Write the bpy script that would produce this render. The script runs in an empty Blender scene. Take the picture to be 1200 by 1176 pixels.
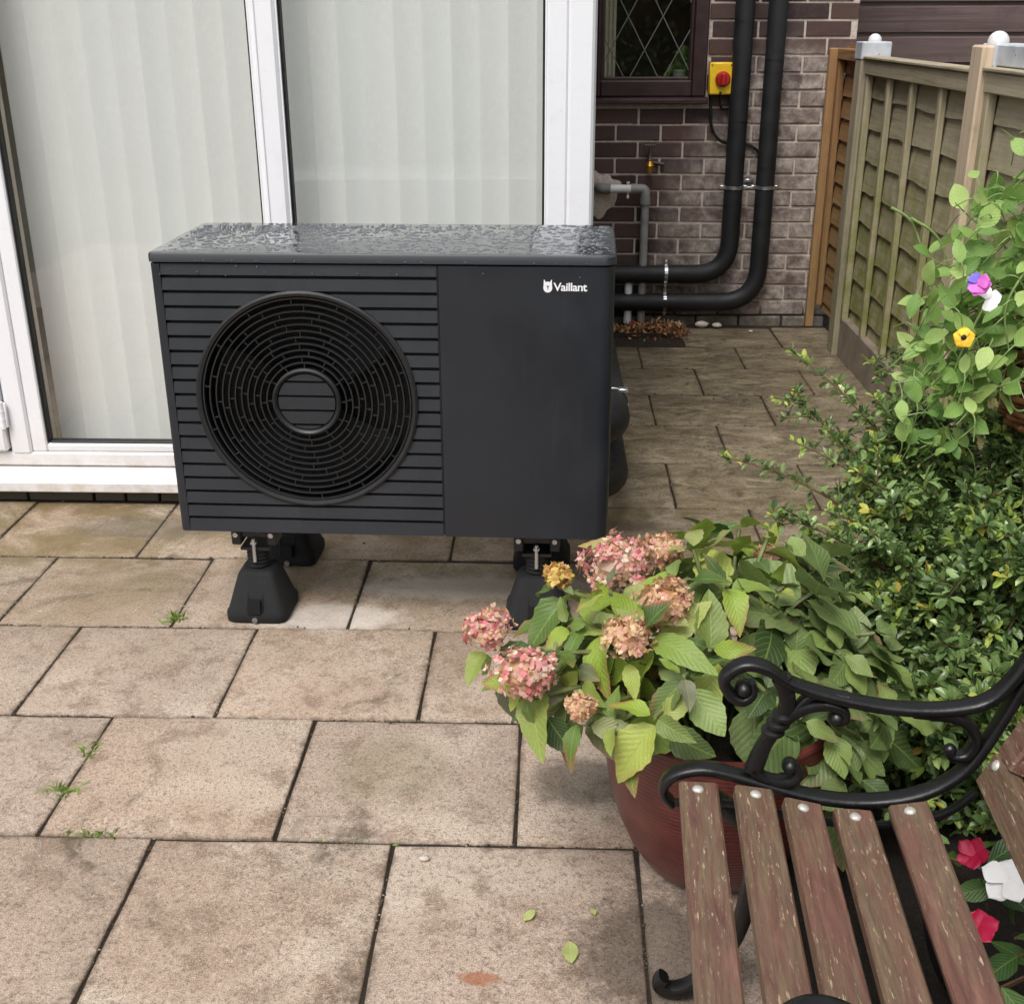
import bpy, bmesh, math, random
from mathutils import Vector, Matrix, Quaternion
R = math.radians
rnd = random.Random(11)
sc = bpy.context.scene
C = sc.collection

# ------------------------------------------------------------ camera
cam_d = bpy.data.cameras.new('camera'); cam = bpy.data.objects.new('camera', cam_d); C.objects.link(cam)
TH, YAW, ROLL, CH = 0.3901, -0.0379, -0.0043, 1.488
fw = Vector((math.sin(YAW)*math.cos(TH), math.cos(YAW)*math.cos(TH), -math.sin(TH)))
rt = Vector((math.cos(YAW), -math.sin(YAW), 0)); up = rt.cross(fw)
r2 = rt*math.cos(ROLL) + up*math.sin(ROLL); u2 = -rt*math.sin(ROLL) + up*math.cos(ROLL)
cam.matrix_world = Matrix(((r2.x, u2.x, -fw.x, 0), (r2.y, u2.y, -fw.y, 0), (r2.z, u2.z, -fw.z, CH), (0, 0, 0, 1)))
cam_d.sensor_fit = 'HORIZONTAL'; cam_d.sensor_width = 36; cam_d.lens = 41.30
cam_d.clip_start = 0.05; cam_d.clip_end = 400
sc.camera = cam
# ------------------------------------------------------------ sky, sun, exposure
w = bpy.data.worlds.new('World'); sc.world = w; w.use_nodes = True
wn = w.node_tree.nodes; wl = w.node_tree.links
bg = wn['Background']; sky = wn.new('ShaderNodeTexSky'); sky.sky_type = 'NISHITA'; sky.sun_disc = False
SUN_EL, SUN_ROT = R(58), R(205)
sky.sun_elevation = SUN_EL; sky.sun_rotation = SUN_ROT; sky.dust_density = 3.0
hs = wn.new('ShaderNodeHueSaturation'); hs.inputs['Saturation'].default_value = 0.18
wl.new(sky.outputs[0], hs.inputs['Color']); wl.new(hs.outputs[0], bg.inputs['Color'])
bg.inputs['Strength'].default_value = 0.12
sd = bpy.data.lights.new('sun', 'SUN'); sd.energy = 1.5; sd.angle = R(28); sd.color = (1.0, 0.97, 0.93)
sun = bpy.data.objects.new('sun', sd); C.objects.link(sun)
sdir = Vector((math.sin(SUN_ROT)*math.cos(SUN_EL), math.cos(SUN_ROT)*math.cos(SUN_EL), math.sin(SUN_EL)))
sun.rotation_euler = sdir.to_track_quat('Z', 'Y').to_euler()
sun.location = (-2, -4, 8)
vs = sc.view_settings; vs.view_transform = 'Standard'; vs.look = 'None'; vs.gamma = 1; vs.exposure = 0.66
vs.use_curve_mapping = False
sc.cycles.use_denoising = True
sc.cycles.max_bounces = 6; sc.cycles.diffuse_bounces = 3; sc.cycles.glossy_bounces = 3; sc.cycles.transparent_max_bounces = 10
sc.cycles.use_adaptive_sampling = True; sc.cycles.adaptive_threshold = .02

# ------------------------------------------------------------ helpers
def lin(r, g, b):
    f = lambda c: (c/255/12.92) if c/255 <= 0.04045 else ((c/255+0.055)/1.055)**2.4
    return (f(r), f(g), f(b), 1)
def tag(o, label, cat, group=None):
    o['label'] = label; o['category'] = cat
    if group: o['group'] = group
    return o
def link(name, me, mat=None, parent=None, loc=None, rot=None):
    o = bpy.data.objects.new(name, me); C.objects.link(o)
    if mat is not None and me is not None and len(me.materials) == 0: me.materials.append(mat)
    if parent: o.parent = parent
    if loc is not None: o.location = loc
    if rot is not None: o.rotation_euler = rot
    return o
def empty(name, loc=(0, 0, 0), rz=0):
    o = bpy.data.objects.new(name, None); C.objects.link(o); o.location = loc; o.rotation_euler = (0, 0, rz)
    o.empty_display_size = 0.1
    return o
class MB:
    def __init__(s): s.v = []; s.f = []
    def add(s, vs_, fs):
        n = len(s.v); s.v += [tuple(p) for p in vs_]; s.f += [tuple(i+n for i in q) for q in fs]
    def box(s, x0, x1, y0, y1, z0, z1, bev=0.0):
        if bev <= 0:
            s.add([(x0,y0,z0),(x1,y0,z0),(x1,y1,z0),(x0,y1,z0),(x0,y0,z1),(x1,y0,z1),(x1,y1,z1),(x0,y1,z1)],
                  [(3,2,1,0),(4,5,6,7),(0,1,5,4),(1,2,6,5),(2,3,7,6),(3,0,4,7)])
        else:
            b = bev; V = []; 
            for z, i in ((z0, b), (z0+b, 0), (z1-b, 0), (z1, b)):
                V += [(x0+b,y0+i,z),(x1-b,y0+i,z),(x1-i,y0+b,z),(x1-i,y1-b,z),(x1-b,y1-i,z),(x0+b,y1-i,z),(x0+i,y1-b,z),(x0+i,y0+b,z)]
            F = [tuple(reversed(range(8))), tuple(range(24, 32))]
            for k in range(3):
                for j in range(8): F.append((k*8+j, k*8+(j+1) % 8, k*8+8+(j+1) % 8, k*8+8+j))
            s.add(V, F)
        return s
    def xform(s, M, start=0):
        s.v = s.v[:start] + [tuple(M @ Vector(p)) for p in s.v[start:]]; return s
    def tube(s, pts, r, n=12, caps=True, flat=None):
        pts = [Vector(p) for p in pts]; rr = r if isinstance(r, (list, tuple)) else [r]*len(pts)
        V = []; F = []; T = []
        for i in range(len(pts)):
            T.append((pts[min(i+1, len(pts)-1)] - pts[max(i-1, 0)]).normalized())
        u = T[0].orthogonal().normalized() if flat is None else Vector(flat)
        for i, p in enumerate(pts):
            u = (u - T[i]*u.dot(T[i])).normalized(); v = T[i].cross(u)
            for j in range(n):
                a = 2*math.pi*j/n; V.append(p + (u*math.cos(a) + v*math.sin(a))*rr[i])
        for i in range(len(pts)-1):
            for j in range(n): F.append((i*n+j, i*n+(j+1) % n, i*n+n+(j+1) % n, i*n+n+j))
        if caps: F.append(tuple(reversed(range(n)))); F.append(tuple(range((len(pts)-1)*n, len(pts)*n)))
        s.add(V, F); return s
    def sweep(s, pts, hw, hn, nrm):
        """flattened bar along a path lying in a plane; hn half size along the plane normal nrm, hw in-plane (list or value)"""
        pts = [Vector(p) for p in pts]; nrm = Vector(nrm).normalized(); m = len(pts)
        hw = hw if isinstance(hw, (list, tuple)) else [hw]*m; hn = hn if isinstance(hn, (list, tuple)) else [hn]*m
        prof = [(-1,-.45),(-.8,-.85),(-.35,-1),(.35,-1),(.8,-.85),(1,-.45),(1,.45),(.8,.85),(.35,1),(-.35,1),(-.8,.85),(-1,.45)]
        n = len(prof); V = []; F = []
        for i, p in enumerate(pts):
            t = (pts[min(i+1, m-1)] - pts[max(i-1, 0)]).normalized(); q = nrm.cross(t)
            for a, b in prof: V.append(p + q*(a*hw[i]) + nrm*(b*hn[i]))
        for i in range(m-1):
            for j in range(n): F.append((i*n+j, i*n+(j+1) % n, i*n+n+(j+1) % n, i*n+n+j))
        F.append(tuple(reversed(range(n)))); F.append(tuple(range((m-1)*n, m*n)))
        s.add(V, F); return s
    def lathe(s, prof, n=32, c=(0, 0, 0), caps=(True, True)):
        V = []; F = []; m = len(prof)
        for r, z in prof:
            for j in range(n):
                a = 2*math.pi*j/n; V.append((c[0]+r*math.cos(a), c[1]+r*math.sin(a), c[2]+z))
        for i in range(m-1):
            for j in range(n): F.append((i*n+j, i*n+(j+1) % n, i*n+n+(j+1) % n, i*n+n+j))
        if caps[0]: F.append(tuple(reversed(range(n))))
        if caps[1]: F.append(tuple(range((m-1)*n, m*n)))
        s.add(V, F); return s
    def prism_y(s, poly, y0, y1):
        """poly of (x, z), extruded along y"""
        n = len(poly); V = [(x, y0, z) for x, z in poly] + [(x, y1, z) for x, z in poly]
        F = [tuple(range(n)), tuple(reversed(range(n, 2*n)))] + [(i, i+n, (i+1) % n+n, (i+1) % n) for i in range(n)]
        s.add(V, F); return s
    def prism_z(s, poly, z0, z1):
        n = len(poly); V = [(x, y, z0) for x, y in poly] + [(x, y, z1) for x, y in poly]
        F = [tuple(reversed(range(n))), tuple(range(n, 2*n))] + [(i, (i+1) % n, (i+1) % n+n, i+n) for i in range(n)]
        s.add(V, F); return s
    def ball(s, c, r, n=12, m=7, sq=(1, 1, 1)):
        prof = [(max(r*math.sin(math.pi*i/(m-1)), 1e-5), -r*math.cos(math.pi*i/(m-1))) for i in range(m)]
        k = len(s.v); s.lathe(prof, n, (0, 0, 0), (False, False))
        s.v = s.v[:k] + [(c[0]+p[0]*sq[0], c[1]+p[1]*sq[1], c[2]+p[2]*sq[2]) for p in s.v[k:]]; return s
    def mesh(s, name, smooth=None, fix=True):
        me = bpy.data.meshes.new(name); me.from_pydata(s.v, [], s.f); me.validate()
        if fix:
            bm = bmesh.new(); bm.from_mesh(me); bmesh.ops.recalc_face_normals(bm, faces=bm.faces); bm.to_mesh(me); bm.free()
        if smooth is not None:
            me.shade_smooth(); me.set_sharp_from_angle(angle=R(smooth))
        me.update(); return me
    def build(s, name, mat, parent=None, smooth=None, loc=None, rot=None):
        return link(name, s.mesh(name, smooth), mat, parent, loc, rot)
def spline(pts, k=6):
    P = [Vector(p) for p in pts]; out = []
    for i in range(len(P)-1):
        a = P[max(i-1, 0)]; b = P[i]; c = P[i+1]; d = P[min(i+2, len(P)-1)]
        for j in range(k):
            t = j/k
            out.append(0.5*((2*b) + (c-a)*t + (2*a-5*b+4*c-d)*t*t + (3*b-a-3*c+d)*t*t*t))
    out.append(P[-1]); return out
def roundpath(pts, rad, k=7):
    P = [Vector(p) for p in pts]; out = [P[0]]
    for i in range(1, len(P)-1):
        r_ = rad if not isinstance(rad, (list, tuple)) else rad[i-1]
        a = (P[i-1]-P[i]); b = (P[i+1]-P[i]); r_ = min(r_, a.length*.49, b.length*.49)
        p0 = P[i] + a.normalized()*r_; p1 = P[i] + b.normalized()*r_
        for j in range(k+1):
            t = j/k; out.append(p0*(1-t)**2 + P[i]*2*t*(1-t) + p1*t*t)
    out.append(P[-1]); return out

# ------------------------------------------------------------ material helper
class NT:
    def __init__(s, name):
        s.m = bpy.data.materials.new(name); s.m.use_nodes = True; s.t = s.m.node_tree; s.n = s.t.nodes; s.l = s.t.links
        s.b = s.n['Principled BSDF']; s.out = s.n['Material Output']
    def new(s, typ, **kw):
        x = s.n.new(typ)
        for k, v in kw.items(): setattr(x, k, v)
        return x
    def put(s, sock, v):
        if hasattr(v, 'node'): s.l.new(v, sock)
        else: sock.default_value = v
    def set(s, key, v): s.put(s.b.inputs[key], v); return s
    def coord(s, kind='Object', scale=(1, 1, 1), loc=(0, 0, 0), rot=(0, 0, 0)):
        if kind == 'World': o = s.new('ShaderNodeNewGeometry').outputs['Position']
        else: o = s.new('ShaderNodeTexCoord').outputs[kind]
        mp = s.new('ShaderNodeMapping'); s.l.new(o, mp.inputs[0])
        mp.inputs['Scale'].default_value = scale; mp.inputs['Location'].default_value = loc; mp.inputs['Rotation'].default_value = rot
        return mp.outputs[0]
    def jitter(s, co, amt=20.0):
        """shift a coordinate by the object's own random number so that copies differ"""
        oi = s.new('ShaderNodeObjectInfo'); m = s.new('ShaderNodeVectorMath', operation='ADD')
        k = s.math('MULTIPLY', oi.outputs['Random'], amt); cb = s.new('ShaderNodeCombineXYZ')
        for i in range(3): s.l.new(k, cb.inputs[i])
        s.l.new(co, m.inputs[0]); s.l.new(cb.outputs[0], m.inputs[1]); return m.outputs[0]
    def noise(s, co, scale, detail=4, rough=.55, dist=0.0, out='Fac'):
        x = s.new('ShaderNodeTexNoise'); s.l.new(co, x.inputs['Vector']); x.inputs['Scale'].default_value = scale
        x.inputs['Detail'].default_value = detail; x.inputs['Roughness'].default_value = rough; x.inputs['Distortion'].default_value = dist
        return x.outputs[out]
    def voro(s, co, scale, feature='F1', out='Distance', rnd_=1.0):
        x = s.new('ShaderNodeTexVoronoi', feature=feature); s.l.new(co, x.inputs['Vector']); x.inputs['Scale'].default_value = scale
        x.inputs['Randomness'].default_value = rnd_; return x.outputs[out]
    def ramp(s, fac, stops, interp='LINEAR'):
        x = s.new('ShaderNodeValToRGB'); s.put(x.inputs[0], fac); e = x.color_ramp; e.interpolation = interp
        while len(e.elements) < len(stops): e.elements.new(.5)
        for el, (p, c) in zip(e.elements, stops):
            el.position = p; el.color = c if len(c) == 4 else (*c, 1)
        return x.outputs[0]
    def step(s, fac, a, b, lo=0.0, hi=1.0):
        x = s.new('ShaderNodeMapRange', interpolation_type='SMOOTHSTEP'); s.put(x.inputs[0], fac)
        for i, v in enumerate((a, b, lo, hi)): x.inputs[i+1].default_value = v
        return x.outputs[0]
    def math(s, op, a, b=0.0, c=None):
        x = s.new('ShaderNodeMath', operation=op); s.put(x.inputs[0], a); s.put(x.inputs[1], b)
        if c is not None: s.put(x.inputs[2], c)
        return x.outputs[0]
    def mix(s, fac, a, b, typ='MIX'):
        x = s.new('ShaderNodeMix', data_type='RGBA', blend_type=typ); s.put(x.inputs[0], fac); s.put(x.inputs[6], a); s.put(x.inputs[7], b)
        return x.outputs[2]
    def bump(s, h, strength=.3, dist=.01, nrm=None):
        x = s.new('ShaderNodeBump'); s.l.new(h, x.inputs['Height']); x.inputs['Strength'].default_value = strength; x.inputs['Distance'].default_value = dist
        if nrm is not None: s.l.new(nrm, x.inputs['Normal'])
        s.l.new(x.outputs[0], s.b.inputs['Normal']); return x.outputs[0]
    def sep(s, v):
        x = s.new('ShaderNodeSeparateXYZ'); s.l.new(v, x.inputs[0]); return x.outputs
    def rand(s): return s.new('ShaderNodeObjectInfo').outputs['Random']
    def island(s): return s.new('ShaderNodeNewGeometry').outputs['Random Per Island']
    def translucent(s, col, fac):
        tr = s.new('ShaderNodeBsdfTranslucent'); s.put(tr.inputs[0], col); mx = s.new('ShaderNodeMixShader'); mx.inputs[0].default_value = fac
        s.l.new(s.b.outputs[0], mx.inputs[1]); s.l.new(tr.outputs[0], mx.inputs[2]); s.l.new(mx.outputs[0], s.out.inputs[0]); return s

def simple(name, col, rough=.5, metal=0.0, nscale=None, namt=.12, bump=0.0, bscale=200, spec=None):
    t = NT(name); co = t.coord('Object')
    if nscale:
        n = t.noise(co, nscale, 5); dark = tuple(c*(1-namt*2) for c in col[:3])+(1,); lite = tuple(min(c*(1+namt*2), 1) for c in col[:3])+(1,)
        t.set('Base Color', t.ramp(n, [(.3, dark), (.7, lite)])); t.set('Roughness', t.step(n, .2, .8, max(rough-.1, 0.02), min(rough+.1, 1)))
    else: t.set('Base Color', col); t.set('Roughness', rough)
    t.set('Metallic', metal)
    if spec is not None: t.set('Specular IOR Level', spec)
    if bump: t.bump(t.noise(co, bscale, 4), bump, .002)
    return t.m
def glass(name, tint=(.985, .985, .98, 1), r0=.055):
    t = NT(name); t.n.remove(t.b); tr = t.new('ShaderNodeBsdfTransparent'); tr.inputs[0].default_value = tint
    gl = t.new('ShaderNodeBsdfGlossy'); gl.inputs['Roughness'].default_value = .015; lw = t.new('ShaderNodeLayerWeight'); lw.inputs[0].default_value = .5
    k = t.math('ADD', t.math('MULTIPLY', t.math('POWER', lw.outputs['Facing'], 4.0), .9), r0)
    mx = t.new('ShaderNodeMixShader'); t.l.new(k, mx.inputs[0]); t.l.new(tr.outputs[0], mx.inputs[1]); t.l.new(gl.outputs[0], mx.inputs[2]); t.l.new(mx.outputs[0], t.out.inputs[0])
    return t.m
M = {}
def m_slab():
    t = NT('slab_stone'); wco = t.coord('World'); co = t.jitter(wco, 7.0)
    big = t.noise(co, 2.6, 5, .6, .4); mid = t.noise(co, 13, 6, .65); fine = t.noise(co, 120, 4, .7); gr = t.noise(co, 420, 3, .7)
    base = t.ramp(t.rand(), [(0, lin(158, 137, 118)), (.3, lin(184, 160, 140)), (.65, lin(178, 158, 142)), (1, lin(168, 146, 126))])
    base = t.mix(t.step(big, .42, .66, 0, .65), base, lin(204, 188, 170))
    base = t.mix(t.step(mid, .50, .66, 0, .6), base, lin(126, 102, 82))
    base = t.mix(t.step(fine, .52, .64, 0, .6), base, lin(100, 84, 70))
    base = t.mix(t.step(fine, .46, .32, 0, .5), base, lin(208, 194, 180))
    base = t.mix(t.step(gr, .5, .64, 0, .7), base, lin(84, 72, 64))
    base = t.mix(t.step(gr, .46, .32, 0, .5), base, lin(222, 210, 198))
    x, y, z = t.sep(wco)
    wob = t.noise(wco, 1.7, 4, .6)
    # algae and dirt: grows towards the house wall and through the damp side passage
    yy = t.math('ADD', y, t.math('MULTIPLY', wob, .9)); 
    green = t.math('MULTIPLY', t.step(yy, 2.7, 3.9), t.step(t.noise(wco, 4.5, 6, .7, .6), .36, .6, .15, .85))
    base = t.mix(green, base, lin(112, 96, 58))
    pas = t.math('MULTIPLY', t.step(t.math('ADD', y, t.math('MULTIPLY', x, .9)), 3.1, 4.6), t.step(t.noise(wco, 3.0, 6, .65, .5), .25, .66, .5, .96))
    base = t.mix(pas, base, t.ramp(t.noise(t.coord('World', (5, 11, 5)), 1.2, 7, .72, 1.2), [(.28, lin(50, 45, 36)), (.43, lin(100, 91, 75)), (.56, lin(136, 125, 102)), (.72, lin(186, 172, 148))]))
    base = t.mix(t.math('MULTIPLY', pas, t.step(fine, .52, .64, 0, .6)), base, lin(46, 38, 30)); base = t.mix(t.math('MULTIPLY', pas, t.step(fine, .47, .36, 0, .5)), base, lin(150, 136, 112))
    base = t.mix(t.math('MULTIPLY', pas, t.step(t.noise(wco, 26, 6, .75, .8), .52, .64, 0, .7)), base, lin(52, 46, 32))
    gx, gy, gz = t.sep(t.new('ShaderNodeTexCoord').outputs['Generated'])
    ed = t.math('MINIMUM', t.math('MINIMUM', gx, t.math('SUBTRACT', 1.0, gx)), t.math('MINIMUM', gy, t.math('SUBTRACT', 1.0, gy)))
    ed = t.math('ADD', ed, t.math('MULTIPLY', t.math('SUBTRACT', t.noise(wco, 30, 5, .7), .5), .10))
    base = t.mix(t.step(ed, .030, -.015, 0, .75), base, lin(84, 70, 54))
    # old dark moss blotches and specks
    st = t.math('MULTIPLY', t.step(t.noise(wco, 2.1, 6, .72, 1.0), .53, .68), t.step(t.noise(wco, 22, 5, .7), .38, .62))
    base = t.mix(t.math('MULTIPLY', st, .75), base, lin(78, 68, 52))
    sp = t.step(t.noise(wco, 75, 4, .7, .8), .66, .74); base = t.mix(t.math('MULTIPLY', sp, .6), base, lin(62, 50, 42))
    def blot(px, py, rx, ry, col, amt, ns=14, soft=.5):
        nonlocal base
        dx = t.math('DIVIDE', t.math('SUBTRACT', x, px), rx); dy = t.math('DIVIDE', t.math('SUBTRACT', y, py), ry)
        d = t.math('SQRT', t.math('ADD', t.math('MULTIPLY', dx, dx), t.math('MULTIPLY', dy, dy)))
        d = t.math('ADD', d, t.math('MULTIPLY', t.math('SUBTRACT', t.noise(wco, ns, 5, .7), .5), 1.1))
        base = t.mix(t.step(d, 1.0, soft, 0, amt), base, col)
    blot(-.118, 1.516, .046, .018, lin(150, 92, 58), .75, 30)          # rust mark
    blot(-.60, 2.79, .24, .10, lin(212, 204, 196), .5)                  # lime bloom beside the foot
    blot(-.22, 2.98, .40, .10, lin(206, 196, 186), .5)
    blot(-.33, 2.10, .16, .16, lin(112, 106, 72), .3, 5)                  # mossy patch
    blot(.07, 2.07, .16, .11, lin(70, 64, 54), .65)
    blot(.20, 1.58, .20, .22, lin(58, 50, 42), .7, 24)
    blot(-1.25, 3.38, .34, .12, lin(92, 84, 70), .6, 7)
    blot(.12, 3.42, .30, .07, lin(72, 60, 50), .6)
    t.set('Base Color', base)
    t.set('Roughness', t.math('SUBTRACT', t.step(big, .3, .7, .5, .8), t.math('MULTIPLY', pas, .22))); t.set('Specular IOR Level', .35)
    rel = t.noise(co, 9, 7, .62, .3)
    h = t.math('ADD', t.math('MULTIPLY', rel, 1.0), t.math('ADD', t.math('MULTIPLY', fine, .25), t.math('MULTIPLY', gr, .10)))
    t.bump(h, .8, .01)
    return t.m
M['slab'] = m_slab()
def m_soil(name, a, b, sc_=40):
    t = NT(name); co = t.coord('World'); n = t.noise(co, sc_, 6, .7); n2 = t.noise(co, sc_*6, 4, .7)
    t.set('Base Color', t.mix(t.step(n2, .4, .7), t.ramp(n, [(.3, a), (.7, b)]), tuple(c*.5 for c in a[:3])+(1,))); t.set('Roughness', .95)
    t.bump(t.math('ADD', n, n2), 1.0, .02); return t.m
M['joint'] = m_soil('joint_dirt', lin(58, 47, 37), lin(96, 78, 60), 60)
M['soil'] = m_soil('garden_soil', lin(34, 26, 20), lin(64, 50, 38), 30)
M['grass'] = m_soil('lawn_grass', lin(52, 68, 32), lin(86, 100, 52), 12)
def m_brick(name, dark=0):
    t = NT(name); wco = t.coord('World'); co = t.jitter(wco, 9.0); r_ = t.rand()
    x, y, z = t.sep(wco)
    base = t.ramp(r_, [(0, lin(58, 46, 47)), (.35, lin(78, 60, 58)), (.7, lin(92, 71, 65)), (1, lin(74, 63, 63))])
    n = t.noise(co, 45, 6, .7); base = t.mix(t.step(n, .4, .72, 0, .5), base, lin(88, 72, 64))
    # lime smeared over the faces: wide patch low and to the right of the wall
    xx = t.math('ADD', x, t.math('MULTIPLY', t.math('SUBTRACT', 1.2, z), .42)); xx = t.math('ADD', xx, t.math('MULTIPLY', t.noise(wco, 3.2, 4, .6), .55))
    lim = t.math('MULTIPLY', t.step(xx, 1.02, 1.34), t.step(t.noise(co, 9, 5, .65, .5), .28, .66, .12, 1.0))
    top = t.step(t.math('ADD', z, t.math('MULTIPLY', wob_(t, wco), .35)), 1.62, 1.42)
    lim = t.math('MULTIPLY', lim, top)
    base = t.mix(lim, base, t.ramp(t.noise(wco, 30, 5, .7), [(.3, lin(126, 114, 106)), (.7, lin(204, 192, 182))]))
    moss = t.step(t.math('ADD', z, t.math('MULTIPLY', t.noise(wco, 6, 4), .12)), .17, .08)
    base = t.mix(t.math('MULTIPLY', moss, .6), base, lin(84, 84, 70))
    t.set('Base Color', base); t.set('Roughness', .82); t.set('Specular IOR Level', .3)
    t.bump(t.math('ADD', n, t.math('MULTIPLY', t.noise(co, 260, 3, .7), .4)), .5, .004); return t.m
def wob_(t, co): return t.noise(co, 2.4, 4, .6)
M['brick'] = m_brick('brown_brick')
def m_mortar():
    t = NT('mortar'); co = t.coord('World'); n = t.noise(co, 70, 6, .7); x, y, z = t.sep(co)
    c = t.ramp(n, [(.3, lin(172, 156, 144)), (.7, lin(214, 200, 188))])
    t.set('Base Color', t.mix(t.step(z, .14, .05), c, lin(56, 52, 44))); t.set('Roughness', .9); t.bump(n, .6, .004); return t.m
M['mortar'] = m_mortar()
def m_upvc(name, c1, c2):
    t = NT(name); co = t.coord('World'); n = t.noise(co, 16, 6, .7); n2 = t.noise(co, 150, 3, .7); x, y, z = t.sep(co)
    low = t.math('MULTIPLY', t.step(t.math('ADD', z, t.math('MULTIPLY', n, .12)), .34, .1), t.step(n, .35, .65, .25, .8))
    c = t.mix(t.step(n, .5, .75, 0, .25), c1, c2); c = t.mix(low, c, lin(196, 184, 166)); c = t.mix(t.step(n2, .62, .74, 0, .35), c, lin(150, 145, 140))
    t.set('Base Color', c); t.set('Roughness', .38); return t.m
M['upvc'] = m_upvc('white_upvc', lin(234, 234, 238), lin(212, 210, 212))
M['gasket'] = simple('rubber_gasket', lin(24, 24, 25), .6)
M['glass'] = glass('window_glass')
M['glass2'] = glass('leaded_window_glass', (.9, .92, .9, 1), .10)
def m_blind():
    t = NT('blind_fabric'); co = t.coord('Object', (1, 1, 1)); n = t.noise(t.jitter(co), 3, 3); wv = t.noise(t.coord('Object', (600, 600, 40)), 1, 2)
    c = t.mix(t.rand(), lin(240, 244, 242), lin(247, 249, 246)); c = t.mix(t.step(wv, .4, .7, 0, .12), c, lin(190, 194, 188))
    t.set('Base Color', c); t.set('Roughness', .85); t.translucent(lin(232, 232, 226), .1); return t.m
M['blind'] = m_blind()
M['curtain'] = simple('cream_curtain', lin(222, 214, 196), .9, 0, 8, .04)
M['room'] = simple('room_plaster', lin(200, 196, 186), .9)
M['carpet'] = simple('room_carpet', lin(120, 110, 98), .95, 0, 60, .1)
def m_wood(name, cols, grain_ax=1, green=0.0, greencol=lin(112, 116, 66), rough=.8, world=False, gz=(.15, 1.1), speck=0.0):
    t = NT(name); s_ = [38, 38, 38]; s_[grain_ax] = 1.6
    co = t.jitter(t.coord('Object'), 11.0); mp = t.new('ShaderNodeMapping'); t.l.new(co, mp.inputs[0]); mp.inputs['Scale'].default_value = s_
    g = t.noise(mp.outputs[0], 1.0, 6, .65, .6); mp2 = t.new('ShaderNodeMapping'); t.l.new(co, mp2.inputs[0]); mp2.inputs['Scale'].default_value = [v*4.5 for v in s_]
    g2 = t.noise(mp2.outputs[0], 1.0, 4, .6); blot = t.noise(co, 5, 5, .65)
    c = t.ramp(g, [(.25, cols[0]), (.5, cols[1]), (.78, cols[2])]); c = t.mix(t.step(g2, .5, .75, 0, .45), c, cols[0])
    c = t.mix(t.step(t.rand(), 0, 1, 0, .3), c, cols[2]); c = t.mix(t.step(blot, .52, .7, 0, .45), c, cols[0])
    wco = t.coord('World'); x, y, z = t.sep(wco)
    if green:
        zz = t.math('ADD', z, t.math('MULTIPLY', t.noise(wco, 3.5, 5, .6), -.5))
        gf = t.math('MULTIPLY', t.step(zz, gz[1], gz[0]), t.step(t.noise(wco, 11, 5, .65), .3, .66, .2, 1))
        c = t.mix(t.math('MULTIPLY', gf, green), c, greencol)
    if speck:
        sp = t.math('MULTIPLY', t.step(t.noise(wco, 55, 4, .7), .6, .7), speck); c = t.mix(sp, c, lin(214, 206, 190))
    t.set('Base Color', c); t.set('Roughness', rough); t.set('Specular IOR Level', .25)
    t.bump(t.math('ADD', g, t.math('MULTIPLY', g2, .5)), .45, .004); return t.m
M['fence'] = m_wood('weathered_fence_wood', [lin(128, 116, 98), lin(172, 160, 138), lin(196, 184, 164)], 1, .95, lin(122, 126, 56), gz=(.1, 1.3))
M['fence_v'] = m_wood('weathered_batten_wood', [lin(128, 118, 98), lin(172, 160, 136), lin(196, 184, 160)], 2, .85, lin(122, 126, 58), gz=(.1, 1.3))
M['post'] = m_wood('pale_post_wood', [lin(150, 130, 106), lin(200, 178, 152), lin(220, 200, 176)], 2, .3)
M['post_old'] = m_wood('grey_post_wood', [lin(126, 116, 98), lin(164, 152, 130), lin(184, 172, 152)], 2, .4)
M['orange'] = m_wood('orange_stained_wood', [lin(108, 78, 52), lin(154, 116, 80), lin(178, 140, 100)], 2, .25)
M['orange_h'] = m_wood('orange_stained_board', [lin(104, 76, 50), lin(146, 110, 74), lin(170, 134, 94)], 1, .25)
M['cladding'] = m_wood('brown_cladding', [lin(80, 64, 62), lin(100, 84, 82), lin(116, 100, 96)], 0, 0, rough=.6)
def m_concrete(name, a, b, c_):
    t = NT(name); co = t.coord('World'); n = t.noise(co, 9, 6, .65); f_ = t.noise(co, 170, 4, .7)
    t.set('Base Color', t.mix(t.step(f_, .45, .7, 0, .5), t.ramp(n, [(.3, a), (.7, b)]), c_)); t.set('Roughness', .9); t.bump(t.math('ADD', n, f_), .4, .004); return t.m
M['concrete'] = m_concrete('gravel_board_concrete', lin(122, 108, 92), lin(156, 142, 126), lin(98, 88, 74))
def m_paint():
    t = NT('old_grey_paint'); co = t.coord('World'); n = t.noise(co, 40, 6, .7)
    t.set('Base Color', t.mix(t.step(n, .6, .68), t.ramp(t.noise(co, 12, 4), [(.3, lin(172, 176, 184)), (.7, lin(206, 210, 216))]), lin(120, 100, 80))); t.set('Roughness', .6); t.bump(n, .3, .003); return t.m
M['greypaint'] = m_paint()
M['whiteball'] = simple('white_finial', lin(216, 216, 218), .4, 0, 30, .04)
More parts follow.
